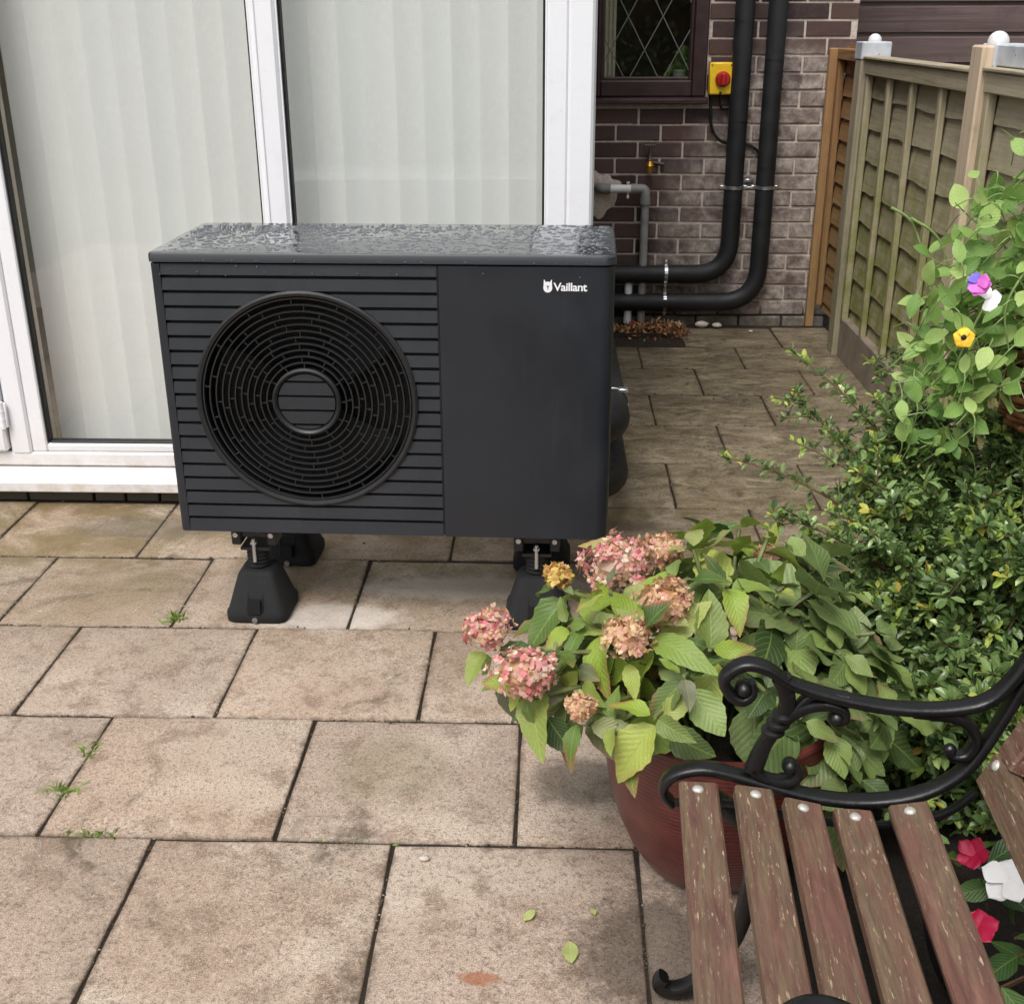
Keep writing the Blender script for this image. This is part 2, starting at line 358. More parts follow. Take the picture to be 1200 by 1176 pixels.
def m_pump(name, col, rough, bs=.08):
    t = NT(name); co = t.coord('Object'); n = t.noise(co, 6, 5, .6); f_ = t.noise(co, 900, 2, .5)
    t.set('Base Color', t.mix(t.step(n, .4, .7, 0, .35), col, tuple(c*1.35 for c in col[:3])+(1,))); t.set('Roughness', t.step(n, .3, .7, rough-.06, rough+.08))
    dr = t.noise(t.coord('Object', (60, 60, 2.2)), 1, 5, .7); du = t.math('MULTIPLY', t.step(dr, .54, .72, 0, .05), t.step(t.noise(co, 3.5, 4), .4, .62))
    t.set('Base Color', t.mix(du, t.mix(t.step(n, .4, .7, 0, .35), col, tuple(c*1.35 for c in col[:3])+(1,)), lin(120, 120, 118)))
    t.bump(f_, bs, .0006); return t.m
M['pump'] = m_pump('anthracite_coated_steel', lin(33, 36, 42), .42)
M['pump_slat'] = m_pump('anthracite_plastic', lin(37, 40, 45), .5, .15)
M['grille'] = m_pump('black_grille_plastic', lin(30, 32, 34), .36, .05)
def m_lid():
    t = NT('wet_anthracite_lid'); co = t.coord('Object'); n = t.noise(co, 26, 4, .6, .8); v = t.noise(co, 70, 3, .6)
    nz = t.sep(t.new('ShaderNodeNewGeometry').outputs['True Normal'])[2]; wet = t.step(nz, .75, .95)
    t.set('Base Color', lin(50, 53, 58)); t.set('Roughness', t.mix(wet, (.42, .42, .42, 1), t.step(n, .4, .6, .10, .30))); t.set('Specular IOR Level', .6)
    t.bump(t.math('MULTIPLY', wet, t.math('ADD', t.step(n, .42, .6), t.math('MULTIPLY', v, .4))), .10, .003); t.set('Coat Weight', wet); t.set('Coat Roughness', .06); return t.m
M['lid'] = m_lid()
def m_drop():
    t = NT('rain_water'); t.set('Base Color', lin(90, 93, 98)); t.set('Roughness', .04); t.set('IOR', 1.33); t.set('Specular IOR Level', 1.0); return t.m
M['drop'] = m_drop()
M['rimmat'] = m_pump('grille_rim_plastic', lin(24, 25, 27), .5, .05)
M['black'] = simple('black_cavity', lin(9, 9, 10), .7)
M['rubber'] = simple('recycled_rubber', lin(22, 22, 23), .85, 0, 90, .2, .5, 300)
M['foam'] = simple('black_pipe_insulation', lin(25, 26, 28), .62, 0, 14, .15, .15, 120)
M['zinc'] = simple('zinc_plated_steel', lin(196, 200, 204), .3, .9, 40, .08)
M['logo'] = simple('white_logo_print', lin(238, 238, 240), .45)
M['greyp'] = simple('grey_waste_plastic', lin(138, 138, 136), .5, 0, 20, .1)
M['whitep'] = simple('white_waste_plastic', lin(226, 226, 224), .42, 0, 20, .04)
M['boltm'] = simple('dull_bolt', lin(196, 194, 186), .38, .35, 300, .12)
M['brownpvc'] = simple('mahogany_upvc', lin(52, 33, 33), .38, 0, 14, .12, .15, 60)
M['yellow'] = simple('yellow_plastic', lin(232, 190, 30), .4, 0, 30, .05)
M['red'] = simple('red_plastic', lin(165, 28, 26), .35, 0, 30, .06)
M['cable'] = simple('black_cable', lin(18, 18, 19), .45)
M['lead'] = simple('lead_strip', lin(98, 100, 100), .6, .2)
M['brass'] = simple('yellow_brass', lin(200, 150, 60), .35, .8, 40, .1)
M['dullmetal'] = simple('dull_tap_metal', lin(90, 82, 76), .5, .6, 40, .15)
def m_iron():
    t = NT('black_cast_iron'); co = t.coord('Object'); n = t.noise(co, 55, 5, .65); f_ = t.noise(co, 12, 4)
    t.set('Base Color', t.mix(t.step(n, .62, .75, 0, .6), lin(15, 15, 17), lin(50, 50, 50))); t.set('Roughness', t.step(f_, .3, .7, .26, .48)); t.bump(n, .35, .003); return t.m
M['iron'] = m_iron()
def m_bench():
    t = NT('worn_brown_bench_paint'); co = t.jitter(t.coord('Object'), 5.0)
    def sc_(v):
        mp = t.new('ShaderNodeMapping'); t.l.new(co, mp.inputs[0]); mp.inputs['Scale'].default_value = v; return mp.outputs[0]
    g = t.noise(sc_((75, 8, 75)), 1, 6, .68, .5); g2 = t.noise(sc_((230, 16, 230)), 1, 4, .65); bl = t.noise(sc_((14, 5, 14)), 1, 5, .65); fl = t.noise(sc_((190, 30, 190)), 1, 5, .7)
    c = t.ramp(g, [(.25, lin(74, 48, 41)), (.5, lin(112, 78, 67)), (.8, lin(144, 108, 95))])
    wear = t.math('MULTIPLY', t.step(t.math('ADD', bl, t.math('MULTIPLY', t.rand(), .16)), .42, .6), t.step(g, .3, .62))
    c = t.mix(t.math('MULTIPLY', wear, .85), c, t.ramp(g2, [(.3, lin(66, 58, 44)), (.55, lin(104, 90, 68)), (.75, lin(126, 110, 86))]))
    flk = t.math('MULTIPLY', t.step(fl, .58, .66), t.step(bl, .36, .54)); c = t.mix(t.math('MULTIPLY', flk, .7), c, lin(198, 180, 150))
    dk = t.step(g2, .62, .78); c = t.mix(t.math('MULTIPLY', dk, .5), c, lin(54, 42, 38))
    t.set('Base Color', c); t.set('Roughness', t.step(bl, .3, .7, .34, .68)); t.bump(t.math('ADD', t.math('MULTIPLY', g, .8), t.math('SUBTRACT', g2, t.math('MULTIPLY', flk, .6))), .4, .003); return t.m
M['bench'] = m_bench()
def m_pot():
    t = NT('oxblood_pot'); co = t.coord('Object'); x, y, z = t.sep(co); n = t.noise(co, 18, 5, .65)
    wv = t.math('SINE', t.math('MULTIPLY', z, 2*math.pi/.0085)); c = t.ramp(n, [(.3, lin(74, 30, 29)), (.7, lin(108, 50, 47))])
    c = t.mix(t.step(wv, .3, .95, 0, .16), c, lin(136, 76, 70)); c = t.mix(t.step(z, .12, .0, 0, .4), c, lin(92, 64, 58))
    t.set('Base Color', c); t.set('Roughness', .36); t.bump(t.math('ADD', wv, t.math('MULTIPLY', n, .6)), .25, .0012); return t.m
M['pot'] = m_pot()
def m_bigleaf(name, stops, tip=None, rough=.5, vein=lin(150, 176, 90), tr=.25, veins=9, vamt=.45, spots=.4):
    t = NT(name); uv = t.new('ShaderNodeTexCoord').outputs['UV']; u, v, _ = t.sep(uv); r_ = t.rand(); co = t.jitter(t.coord('Object'), 13.0)
    c = t.ramp(r_, stops); n = t.noise(co, 38, 4, .65); c = t.mix(t.step(n, .4, .7, 0, .45), c, t.mix(.5, c, lin(56, 76, 40)))
    a = t.math('ABSOLUTE', t.math('SUBTRACT', v, .5)); 
    if spots:
        sp = t.math('MULTIPLY', t.step(t.noise(co, 70, 4, .65), .55, .68), t.step(t.noise(co, 12, 3), .42, .6)); c = t.mix(t.math('MULTIPLY', sp, spots), c, lin(112, 92, 78))
    if tip:
        e = t.math('MULTIPLY', t.step(t.math('ADD', t.math('ADD', u, t.math('MULTIPLY', a, .9)), t.math('MULTIPLY', n, .3)), .9, 1.3), t.step(t.math('FRACT', t.math('MULTIPLY', r_, 17.3)), .45, .95)); c = t.mix(e, c, tip)
    mid = t.step(a, .035, .008); side = t.math('SINE', t.math('MULTIPLY', t.math('SUBTRACT', u, t.math('MULTIPLY', a, .75)), veins*2*math.pi)); sv = t.step(side, .86, .99)
    vv = t.math('MAXIMUM', mid, t.math('MULTIPLY', sv, .7)); c = t.mix(t.math('MULTIPLY', vv, vamt), c, vein)
    t.set('Base Color', c); t.set('Roughness', rough); t.bump(t.math('ADD', t.math('MULTIPLY', side, -.35), t.math('ADD', t.math('MULTIPLY', vv, -.9), t.math('MULTIPLY', n, .7))), .3, .002)
    t.translucent(c, tr); return t.m
M['hyleaf'] = m_bigleaf('hydrangea_leaf', [(0, lin(62, 84, 42)), (.18, lin(98, 126, 54)), (.36, lin(160, 182, 70)), (.52, lin(122, 146, 72)), (.66, lin(126, 122, 106)), (.8, lin(184, 196, 92)), (1, lin(82, 106, 62))], lin(168, 96, 84))
M['dkleaf'] = m_bigleaf('hydrangea_lower_leaf', [(0, lin(58, 78, 44)), (.4, lin(112, 134, 80)), (.7, lin(130, 146, 92)), (1, lin(150, 172, 96))], lin(150, 118, 96), .45)
M['pealeaf'] = m_bigleaf('sweet_pea_leaf', [(0, lin(112, 152, 76)), (.5, lin(154, 190, 102)), (1, lin(196, 218, 132))], None, .5, lin(170, 200, 120), .35, 7, .3, 0)
M['bizzleaf'] = m_bigleaf('busy_lizzie_leaf', [(0, lin(44, 78, 40)), (1, lin(88, 124, 56))], None, .4)
def m_islandleaf(name, stops, rough=.4, tr=.2):
    t = NT(name); c = t.ramp(t.island(), stops); t.set('Base Color', c); t.set('Roughness', rough); t.translucent(c, tr); return t.m
M['shrubleaf'] = m_islandleaf('shrub_leaf', [(0, lin(62, 84, 48)), (.35, lin(98, 124, 70)), (.7, lin(128, 154, 92)), (.92, lin(152, 176, 114)), (1, lin(184, 202, 124))], .28, .3)
M['newleaf'] = m_islandleaf('young_shrub_leaf', [(0, lin(140, 170, 78)), (.7, lin(178, 196, 98)), (.93, lin(206, 200, 96)), (1, lin(206, 160, 90))], .4, .35)
M['floret'] = m_islandleaf('faded_hydrangea_floret', [(0, lin(206, 104, 116)), (.25, lin(222, 144, 148)), (.5, lin(232, 190, 178)), (.64, lin(206, 166, 118)), (.85, lin(238, 220, 202)), (1, lin(178, 126, 84))], .6, .3)
M['floret_tan'] = m_islandleaf('tan_hydrangea_floret', [(0, lin(222, 162, 156)), (.3, lin(212, 172, 126)), (.6, lin(236, 212, 174)), (.8, lin(196, 146, 98)), (1, lin(230, 182, 176))], .6, .3)
M['floret_yel'] = m_islandleaf('yellowing_hydrangea_floret', [(0, lin(206, 190, 96)), (.4, lin(222, 200, 110)), (.7, lin(214, 160, 92)), (1, lin(226, 170, 140))], .6, .3)
M['deadleaf'] = m_islandleaf('dry_leaf_litter', [(0, lin(108, 52, 40)), (.3, lin(146, 96, 62)), (.6, lin(176, 140, 96)), (.8, lin(92, 68, 48)), (1, lin(204, 186, 150))], .8, .1)
M['stem'] = simple('green_stem', lin(128, 150, 88), .5, 0, 40, .1)
M['hystem'] = simple('hydrangea_stem', lin(104, 112, 66), .6, 0, 40, .2)
M['brownstem'] = simple('woody_stem', lin(92, 66, 48), .8, 0, 60, .15)
M['redstem'] = simple('reddish_twig', lin(104, 80, 54), .7, 0, 60, .15)
M['wicker'] = simple('brown_wicker', lin(138, 90, 52), .6, 0, 50, .25, .4, 150)
M['petal_white'] = simple('white_petal', lin(238, 236, 236), .6, 0, 30, .03)
M['petal_red'] = simple('crimson_petal', lin(176, 12, 62), .5, 0, 30, .1)
M['petal_pink'] = simple('magenta_petal', lin(206, 96, 190), .5, 0, 30, .1)
M['petal_violet'] = simple('violet_petal', lin(130, 110, 220), .5, 0, 30, .1)
M['petal_yellow'] = simple('orange_yellow_petal', lin(240, 184, 30), .5, 0, 40, .15)
M['eye'] = simple('dark_flower_eye', lin(30, 16, 16), .7)
M['hedge'] = m_islandleaf('hedge_leaf', [(0, lin(60, 78, 46)), (.6, lin(96, 118, 68)), (1, lin(150, 160, 110))], .5, .15)
M['crumb'] = m_islandleaf('joint_crumb', [(0, lin(40, 33, 26)), (.45, lin(78, 64, 48)), (.7, lin(70, 72, 38)), (.85, lin(112, 94, 72)), (1, lin(168, 152, 130))], .9, .0)
M['weed'] = m_islandleaf('weed_blade', [(0, lin(92, 122, 54)), (1, lin(150, 172, 84))], .5, .3)
M['fallen'] = m_bigleaf('fallen_leaf', [(0, lin(176, 186, 112)), (1, lin(196, 204, 132))], None, .5, lin(206, 214, 150))
M['stone'] = simple('pale_pebble', lin(196, 186, 176), .8, 0, 60, .1)

# ------------------------------------------------------------ ground, paving
def sheet(name, x0, x1, y0, y1, z, mat, kind='structure'):
    mb = MB(); mb.add([(x0, y0, z), (x1, y0, z), (x1, y1, z), (x0, y1, z)], [(0, 1, 2, 3)])
    o = mb.build(name, mat); o['kind'] = kind; return o
sheet('ground', -150, 150, -150, 150, -.05, M['grass'])
paving = sheet('patio_paving', -3.4, 1.46, -1.6, 6.2, -.0036, M['joint'])
W_, G_, GY = .472, .0028, .0030
ROWS = [-1.154, -.7235, -.293, .1375, .568, .9985, 1.429, 1.859, 2.2895, 2.72, 3.15, 3.576, 4.0, 4.43, 4.842, 5.246, 5.63, 6.02]
def slab_mesh(wd, dp, seed):
    r_ = random.Random(seed); poly = []
    nx, ny = 6, 5
    cs = [(0, 0), (wd, 0), (wd, dp), (0, dp)]; ns = [nx, ny, nx, ny]
    for k in range(4):
        a = Vector(cs[k]); b = Vector(cs[(k+1) % 4]); nrm = Vector((-(b-a).y, (b-a).x)).normalized()
        for j in range(ns[k]):
            t_ = j/ns[k]; p = a.lerp(b, t_) + nrm*(abs(r_.gauss(0, .0014)) if j else .003)
            if j == 0: p += (b-a).normalized()*.003
            poly.append(p)
    n = len(poly); c = Vector((wd/2, dp/2)); V = []; 
    for z, i in ((-.012, 0), (-.0030, 0), (-.0007, .0012), (0, .004)):
        for p in poly: q = p + (c-p).normalized()*i; V.append((q.x, q.y, z))
    F = []
    for k in range(3):
        for j in range(n): F.append((k*n+j, k*n+(j+1) % n, k*n+n+(j+1) % n, k*n+n+j))
    F.append(tuple(range(3*n, 4*n)))
    mb = MB(); mb.add(V, F); me = mb.mesh('slab', 50); me.materials.append(M['slab']); return me
slab_cache = {}; JOINTS = []
for i in range(len(ROWS)-1):
    y0, y1 = ROWS[i], ROWS[i+1]; off = .639 if (i % 2 == 0) else .404 + 0*W_
    k0 = -9
    for k in range(k0, 4):
        xa = off + k*W_; xb = xa + W_
        if y0 > 3.5: lim0, lim1 = .125, 1.40
        elif y0 > 3.0: lim0, lim1 = -3.35, 1.40
        elif y0 > 2.2: lim0, lim1 = -3.35, .92
        else: lim0, lim1 = -3.35, .412
        a = max(xa, lim0); b = min(xb, lim1)
        if b-a < .05: continue
        if y1 > 5.9 and a < .61:                              # drain stands open here
            a = .61
            if b-a < .05: continue
        key = (round(b-a-G_, 3), round(y1-y0-GY, 3), rnd.randrange(4) if b-a > .4 else 0)
        if key not in slab_cache: slab_cache[key] = slab_mesh(key[0], key[1], hash(key) % 9999)
        JOINTS.append(((a, y0), (a, y1))); JOINTS.append(((a, y0), (b, y0)))
        o = link('slab', slab_cache[key], None, paving, (a+G_/2, y0+GY/2, rnd.uniform(-.0015, .0015)))
        o.rotation_euler = (rnd.gauss(0, .0022), rnd.gauss(0, .0022), rnd.gauss(0, .0015))
mb = MB(); nx, ny = 44, 70
for j in range(ny+1):
    y = -1.5 + j*(4.60/ny); xl = .418 if y < 2.28 else .925
    for i in range(nx+1):
        x = xl + i*((1.34-xl)/nx); mb.v.append((x, y, -.006 + (rnd.uniform(0, .022) if i else 0)))
for j in range(ny):
    for i in range(nx): a = j*(nx+1)+i; mb.f.append((a, a+1, a+nx+2, a+nx+1))
bed = mb.build('garden_bed', M['soil'], None, 60); bed['kind'] = 'structure'

# ------------------------------------------------------------ house
house = tag(empty('house', (0, 3.6, 0)), 'dark brown brick house with white patio doors and leaded window', 'house')
HL = Vector((0, -3.6, 0))     # children are written in world coordinates and shifted back by the house origin
def hpart(mb, name, mat, parent=house, smooth=None):
    o = mb.build(name, mat, parent, smooth)
    if parent is house: o.location = HL
    return o
YW, CRS, BL = 6.1, .0794, .2225
back = hpart(MB().box(-3.2, 1.43, YW+.008, YW+.3, 0, 1.112, 0).box(-3.2, .19, YW+.008, YW+.3, 1.112, 2.12).box(.722, 1.43, YW+.008, YW+.3, 1.112, 2.12).box(-3.2, 1.43, YW+.008, YW+.3, 2.12, 2.9), 'wall', M['mortar'])
def brick_mesh(L, H, D, seed):
    r_ = random.Random(seed); mb = MB().box(0, L, 0, D, 0, H, .0035)
    mb.v = [(x+r_.gauss(0, .0009), y+r_.gauss(0, .0007), z+r_.gauss(0, .0009)) for x, y, z in mb.v]
    me = mb.mesh('brick'); me.materials.append(M['brick']); return me
BC = {}
def brick_piece(L, v):
    k = (round(L, 3), v)
    if k not in BC: BC[k] = brick_mesh(k[0], CRS-.0105, .03, hash(k) % 9999)
    return BC[k]
stuffb = MB(); MT = .0105
for c in range(36):
    z = -.0268 + c*CRS; off = .2972 + (0 if c % 2 == 0 else BL/2)
    for k in range(-16, 7):
        xa = off + k*BL; xb = xa + BL - MT; xa_, xb_ = max(xa, -3.2), min(xb, 1.43)
        if xb_ - xa_ < .025: continue
        segs = [(xa_, xb_)]
        if z + CRS > 1.112+.02 and z < 2.12-.02:
            segs = []
            if xa_ < .19: segs.append((xa_, min(xb_, .19-.004)))
            if xb_ > .722: segs.append((max(xa_, .722+.006), xb_))
        for a, b in segs:
            if b-a < .025: continue
            prot = rnd.uniform(-.0015, .0025) - (.012 if c == 0 else 0)
            if a > .0 and c < 25 and not (b < .10):
                link('brick', brick_piece(b-a, rnd.randrange(3)), None, back, (a, YW+.0005+prot, z))
            else: stuffb.box(a, b, YW-.004, YW+.026, z, z+CRS-MT)
so = stuffb.build('brickwork', M['brick'], back); so['kind'] = 'stuff'
# side wall of the extension and the courses round the patio door
side = hpart(MB().box(.012, .082, 3.725, 6.09, 0, 2.7).box(-3.2, .082, 3.63, 3.70, 2.14, 2.7), 'side_wall', M['mortar'])
mb = MB()
for c in range(34):
    z = .006 + c*CRS; off = 3.64 + (BL/2 if c % 2 else 0)
    for k in range(-1, 12):
        a, b = max(off+k*BL, 3.705), min(off+k*BL+BL-MT, 6.085)
        if b-a > .03: mb.box(.070, .0915, a, b, z, z+CRS-MT)
    if z > 2.13:
        for k in range(15):
            a = -3.2 + k*BL + (BL/2 if c % 2 else 0); b = min(a+BL-MT, .0815)
            if b-a > .03: mb.box(a, b, 3.612, 3.64, z, z+CRS-MT)
so = mb.build('brickwork', M['brick'], side); so['kind'] = 'stuff'
hpart(MB().box(-3.3, .16, 3.50, 6.35, 2.71, 2.83).box(-3.3, 1.5, 6.36, 9, 2.9, 3.0), 'roof', M['brownpvc'])
# threshold course under the patio door
plinth = hpart(MB().box(-3.2, .082, 3.625, 3.695, 0, .044), 'threshold', M['mortar'])
x = -3.2; k = 0
while x < .06:
    L = rnd.choice([.098, .106, .215, .102]); 
    pm = MB().box(0, L, 0, .02, 0, .043, .003); o = pm.build('brick', M['brick'], plinth, None, (x, 3.588, 0)); x += L+.009
# patio door: frame, sashes, panes
def frame_boxes(mb, x0, x1, z0, z1, wl_, wr, wb, wt, y0, y1, bev=.006):
    mb.box(x0, x0+wl_, y0, y1, z0, z1, bev); mb.box(x1-wr, x1, y0, y1, z0, z1, bev)
    mb.box(x0+wl_-.001, x1-wr+.001, y0+.001, y1-.001, z0, z0+wb, bev); mb.box(x0+wl_-.001, x1-wr+.001, y0+.001, y1-.001, z1-wt, z1, bev)
FB = MB()
FB.box(-3.2, .012, 3.604, 3.67, .118, .166, .006).box(-3.2, .012, 3.604, 3.67, 2.06, 2.14, .006)
FB.box(-1.795, -1.727, 3.600, 3.67, .160, 2.07, .007)
FB.box(-.886, -.808, 3.600, 3.67, .160, 2.07, .010).box(-.873, -.866, 3.596, 3.605, .17, 2.06, .002)
FB.box(-.030, .030, 3.602, 3.67, .112, 2.14, .006).box(.0305, .106, 3.594, 3.72, .05, 2.14, .008)
FB.box(-3.26, -3.18, 3.60, 3.67, .11, 2.14, .006)
door = hpart(FB, 'patio_door', M['upvc'])
def bead(mb, x0, x1, z0, z1, wd, y0, y1):
    mb.box(x0, x0+wd, y0, y1, z0, z1, .004); mb.box(x1-wd, x1, y0, y1, z0, z1, .004); mb.box(x0+wd, x1-wd, y0+.001, y1, z0, z0+wd, .004); mb.box(x0+wd, x1-wd, y0+.001, y1, z1-wd, z1, .004)
for (a, b) in ((-1.727, -.886), (-.808, -.030)):
    wd_l = .050 if a < -1 else .004
    s_ = MB(); s_.box(a, a+wd_l, 3.609, 3.66, .166, 2.06, .004).box(b-.006, b, 3.609, 3.66, .166, 2.06, .002).box(a+wd_l, b-.006, 3.610, 3.66, .166, .193, .005).box(a+wd_l, b-.006, 3.610, 3.66, 2.03, 2.06, .005)
    s_.build('glazing_bead', M['upvc'], door)
    ga = MB(); bead(ga, a+wd_l, b-.006, .193, 2.03, .007, 3.618, 3.655); ga.build('gasket', M['gasket'], door)
    MB().box(a+wd_l+.003, b-.009, 3.634, 3.640, .197, 2.026).build('pane', M['glass'], door)
MB().box(-.041, -.034, 3.625, 3.66, .2, 2.03).build('gasket', M['gasket'], door)
# opening leaf at far left with hinge
lf = MB(); lf.box(-2.62, -1.800, 3.586, 3.65, .172, 2.06, .007); 
leaf = MB(); leaf.box(-1.905, -1.800, 3.586, 3.65, .172, 2.055, .008).box(-2.62, -2.50, 3.586, 3.65, .172, 2.055, .008).box(-2.50, -1.905, 3.587, 3.65, .172, .29, .008).box(-2.50, -1.905, 3.587, 3.65, 1.95, 2.055, .008)
leaf.build('door_leaf', M['upvc'], door)
MB().box(-2.50, -1.905, 3.622, 3.63, .285, 1.955).build('pane', M['glass'], door)
hg = MB().tube([(-1.797, 3.583, .255), (-1.797, 3.583, .345)], .0085, 12).box(-1.812, -1.782, 3.583, 3.592, .258, .342, .002); hg.tube([(-1.797, 3.583, .284), (-1.797, 3.583, .288)], .0098, 12).tube([(-1.797, 3.583, .312), (-1.797, 3.583, .316)], .0098, 12)
hg.build('hinge', M['upvc'], door, 40)
sill = MB(); prof = [(3.545, .048), (3.541, .052), (3.541, .080), (3.546, .088), (3.60, .112), (3.66, .118), (3.66, .05)]
n = len(prof); V = [(-3.26, y, z) for y, z in prof] + [(.0295, y, z) for y, z in prof]
sill.add(V, [tuple(range(n)), tuple(reversed(range(n, 2*n)))] + [(i, i+n, (i+1) % n+n, (i+1) % n) for i in range(n)])
sill.build('door_sill', M['upvc'], door, 30)
# the room behind
hpart(MB().box(-3.2, .011, 6.02, 6.07, .05, 2.7), 'inner_wall', M['room'])
hpart(MB().box(-3.26, -3.2, 3.68, 6.07, .05, 2.7), 'inner_side_wall', M['room'])
hpart(MB().box(-3.2, -.17, 3.70, 6.02, .04, .09).box(-.17, .011, 3.73, 6.02, .04, .09), 'room_floor', M['carpet'])
hpart(MB().box(-3.2, .011, 3.73, 6.02, 2.4, 2.45), 'room_ceiling', M['room'])
# vertical blind
blind = tag(empty('vertical_blind', (-.9, 3.76, .09)), 'pale off-white vertical slat blind hanging behind the patio door glass', 'blind')
def slat_mesh(seed, H=2.12, wd=.094):
    r_ = random.Random(seed); V = []; F = []; nx, nz = 8, 9; tw = r_.gauss(0, .02); ph = r_.uniform(0, 6)
    for j in range(nz+1):
        z = H*j/nz; a = tw*(1-j/nz)
        for i in range(nx+1):
            u = (i/nx-.5)*wd; V.append((u*math.cos(a), u*math.sin(a) + .005*(1-(2*i/nx-1)**2) + .0015*math.sin(ph+z*2.1), z))
    for j in range(nz):
        for i in range(nx): a = j*(nx+1)+i; F.append((a, a+1, a+nx+2, a+nx+1))
    mb = MB(); mb.add(V, F); me = mb.mesh('blind_slat', 80, False); me.materials.append(M['blind'])
    return me
sm = [slat_mesh(s) for s in range(5)]
for k in range(21):
    o = link('blind_slat', sm[k % 5], None, blind, (-.74 + k*.0855, 0, .012)); o.rotation_euler = (0, 0, R(6)+rnd.gauss(0, R(1.3)))
    o.location.y += rnd.uniform(-.002, .002)
    hk = MB().box(-.006, .006, -.002, .002, 2.128, 2.16)
    if k == 0: hkm = hk.mesh('hanger'); hkm.materials.append(M['whitep'])
    link('slat_hanger', hkm, None, blind, (-.74 + k*.0855, 0, 0))
MB().box(-.82, .99, -.02, .02, 2.16, 2.20, .004).build('head_rail', M['whitep'], blind)
cur = MB(); nfx, pts = 60, []
for j in range(2):
    for i in range(nfx+1):
        x = -1.86 + .16*i/nfx; cur.v.append((x, 3.725 + .014*math.sin(i*.65) + .004*math.sin(i*1.7), .1 + 2.15*j))
for i in range(nfx): cur.f.append((i, i+1, nfx+2+i, nfx+1+i))
tag(cur.build('curtain', M['curtain'], None, 80), 'cream curtain edge behind the left of the patio door glass', 'curtain')

# leaded window in the back wall
win = MB(); frame_boxes(win, .19, .722, 1.132, 2.12, .02, .07, .075, .075, YW-.018, YW+.06, .006)
win = hpart(win, 'window', M['brownpvc'])
g_ = MB(); bead(g_, .209, .653, 1.206, 2.046, .016, YW-.006, YW+.04); g_.build('glazing_bead', M['brownpvc'], win)
MB().box(.222, .640, YW+.012, YW+.016, 1.22, 2.035).build('pane', M['glass2'], win)
x0, x1, z0, z1 = .225, .637, 1.222, 2.03; pw, ph = .166, .300
def clip(p, q):
    d = q-p; t0, t1 = 0.0, 1.0
    for pv, dv, lo, hi in ((p.x, d.x, x0, x1), (p.z, d.z, z0, z1)):
        if abs(dv) < 1e-9: continue
        a, b = (lo-pv)/dv, (hi-pv)/dv
        if a > b: a, b = b, a
        t0 = max(t0, a); t1 = min(t1, b)
    return (p+d*t0, p+d*t1) if t1-t0 > .02 else None
for sgn in (1, -1):
    for k in range(-8, 12):
        cx0 = (.3425 if sgn > 0 else .4975) + k*pw; p = Vector((cx0, YW+.010, 1.205)); q = p + Vector((sgn*pw/2*8, 0, ph/2*8))
        s2 = clip(p, q)
        if s2: MB().sweep([s2[0], s2[1]], .0026, .0014, (0, 1, 0)).build('lead_strip', M['lead'], win)
sl = MB(); prof = [(YW-.055, 1.100), (YW-.058, 1.104), (YW-.058, 1.118), (YW-.05, 1.124), (YW-.018, 1.131), (YW+.05, 1.131), (YW+.05, 1.112), (YW-.03, 1.112)]
n = len(prof); V = [(.17, y, z) for y, z in prof] + [(.732, y, z) for y, z in prof]
sl.add(V, [tuple(range(n)), tuple(reversed(range(n, 2*n)))] + [(i, i+n, (i+1) % n+n, (i+1) % n) for i in range(n)])
sl.build('window_sill', M['brownpvc'], win, 30)
MB().lathe([(.02, 0), (.028, .004), (.03, .05), (.024, .055)], 20, (.600, YW+.09, 1.196)).build('sill_ornament', M['greyp'], win, 40)
kc = MB()
for i in range(31):
    for j in range(2): kc.v.append((.20+.085*i/30, YW+.12+.012*math.sin(i*.9), 1.14+.95*j))
for i in range(30): kc.f.append((2*i, 2*i+2, 2*i+3, 2*i+1))
tag(kc.build('net_curtain', M['curtain'], None, 80), 'pale curtain edge inside the leaded window', 'curtain')
hpart(MB().box(.1, 1.3, YW+.3, YW+.32, 0, .02), 'inner_ledge', M['room'])
# dark room behind leaded window
hpart(MB().box(.19, 1.4, 7.6, 7.65, 0, 2.8).box(-.1, -.05, 6.4, 7.6, 0, 2.8).box(1.4, 1.45, 6.4, 7.6, 0, 2.8).box(-.1, 1.45, 6.4, 7.65, -.01, .05), 'kitchen_shell', simple('kitchen_wall', lin(96, 88, 78), .9))

# ------------------------------------------------------------ pipes and fittings on the back wall
YP = YW-.062
def pipe(name, pts, rad, r_, mat, label, cat, n=16, group=None):
    o = MB().tube(roundpath(pts, rad), r_, n).build(name, mat, None, 50); return tag(o, label, cat, group)
ip1 = pipe('insulated_pipe', [(-.02, 3.16, .36), (.188, 3.34, .36), (.186, 4.4, .32), (.19, 6.03, .276), (.88, YP, .276), (.882, YP, 2.72)], [.12, .5, .13, .17], .046, M['foam'], 'black insulated pipe bending up the brick wall nearer the window', 'pipe')
ip2 = pipe('insulated_pipe', [(-.10, 3.16, .20), (.190, 3.36, .17), (.190, 4.4, .15), (.19, 6.03, .131), (1.035, YP, .131), (1.036, YP, 2.72)], [.12, .5, .13, .19], .046, M['foam'], 'black insulated pipe bending up the brick wall nearer the fence', 'pipe')
for o, sx in ((ip1, .882), (ip2, 1.036)):
    for z in (1.47, 1.02) if sx < 1 else (1.30, .80):
        s_ = MB().tube([(sx, YP, z-.003), (sx, YP, z+.003)], .0467, 16).build('joint_tape', M['cable'], o, 50)
cl = MB()
for sx in (.882, 1.036):
    cl.tube([(sx, YP, .700), (sx, YP, .716)], .0495, 24); cl.box(sx-.07, sx-.044, YP-.004, YP+.004, .699, .717, .002); cl.box(sx+.044, sx+.07, YP-.004, YP+.004, .699, .717, .002)
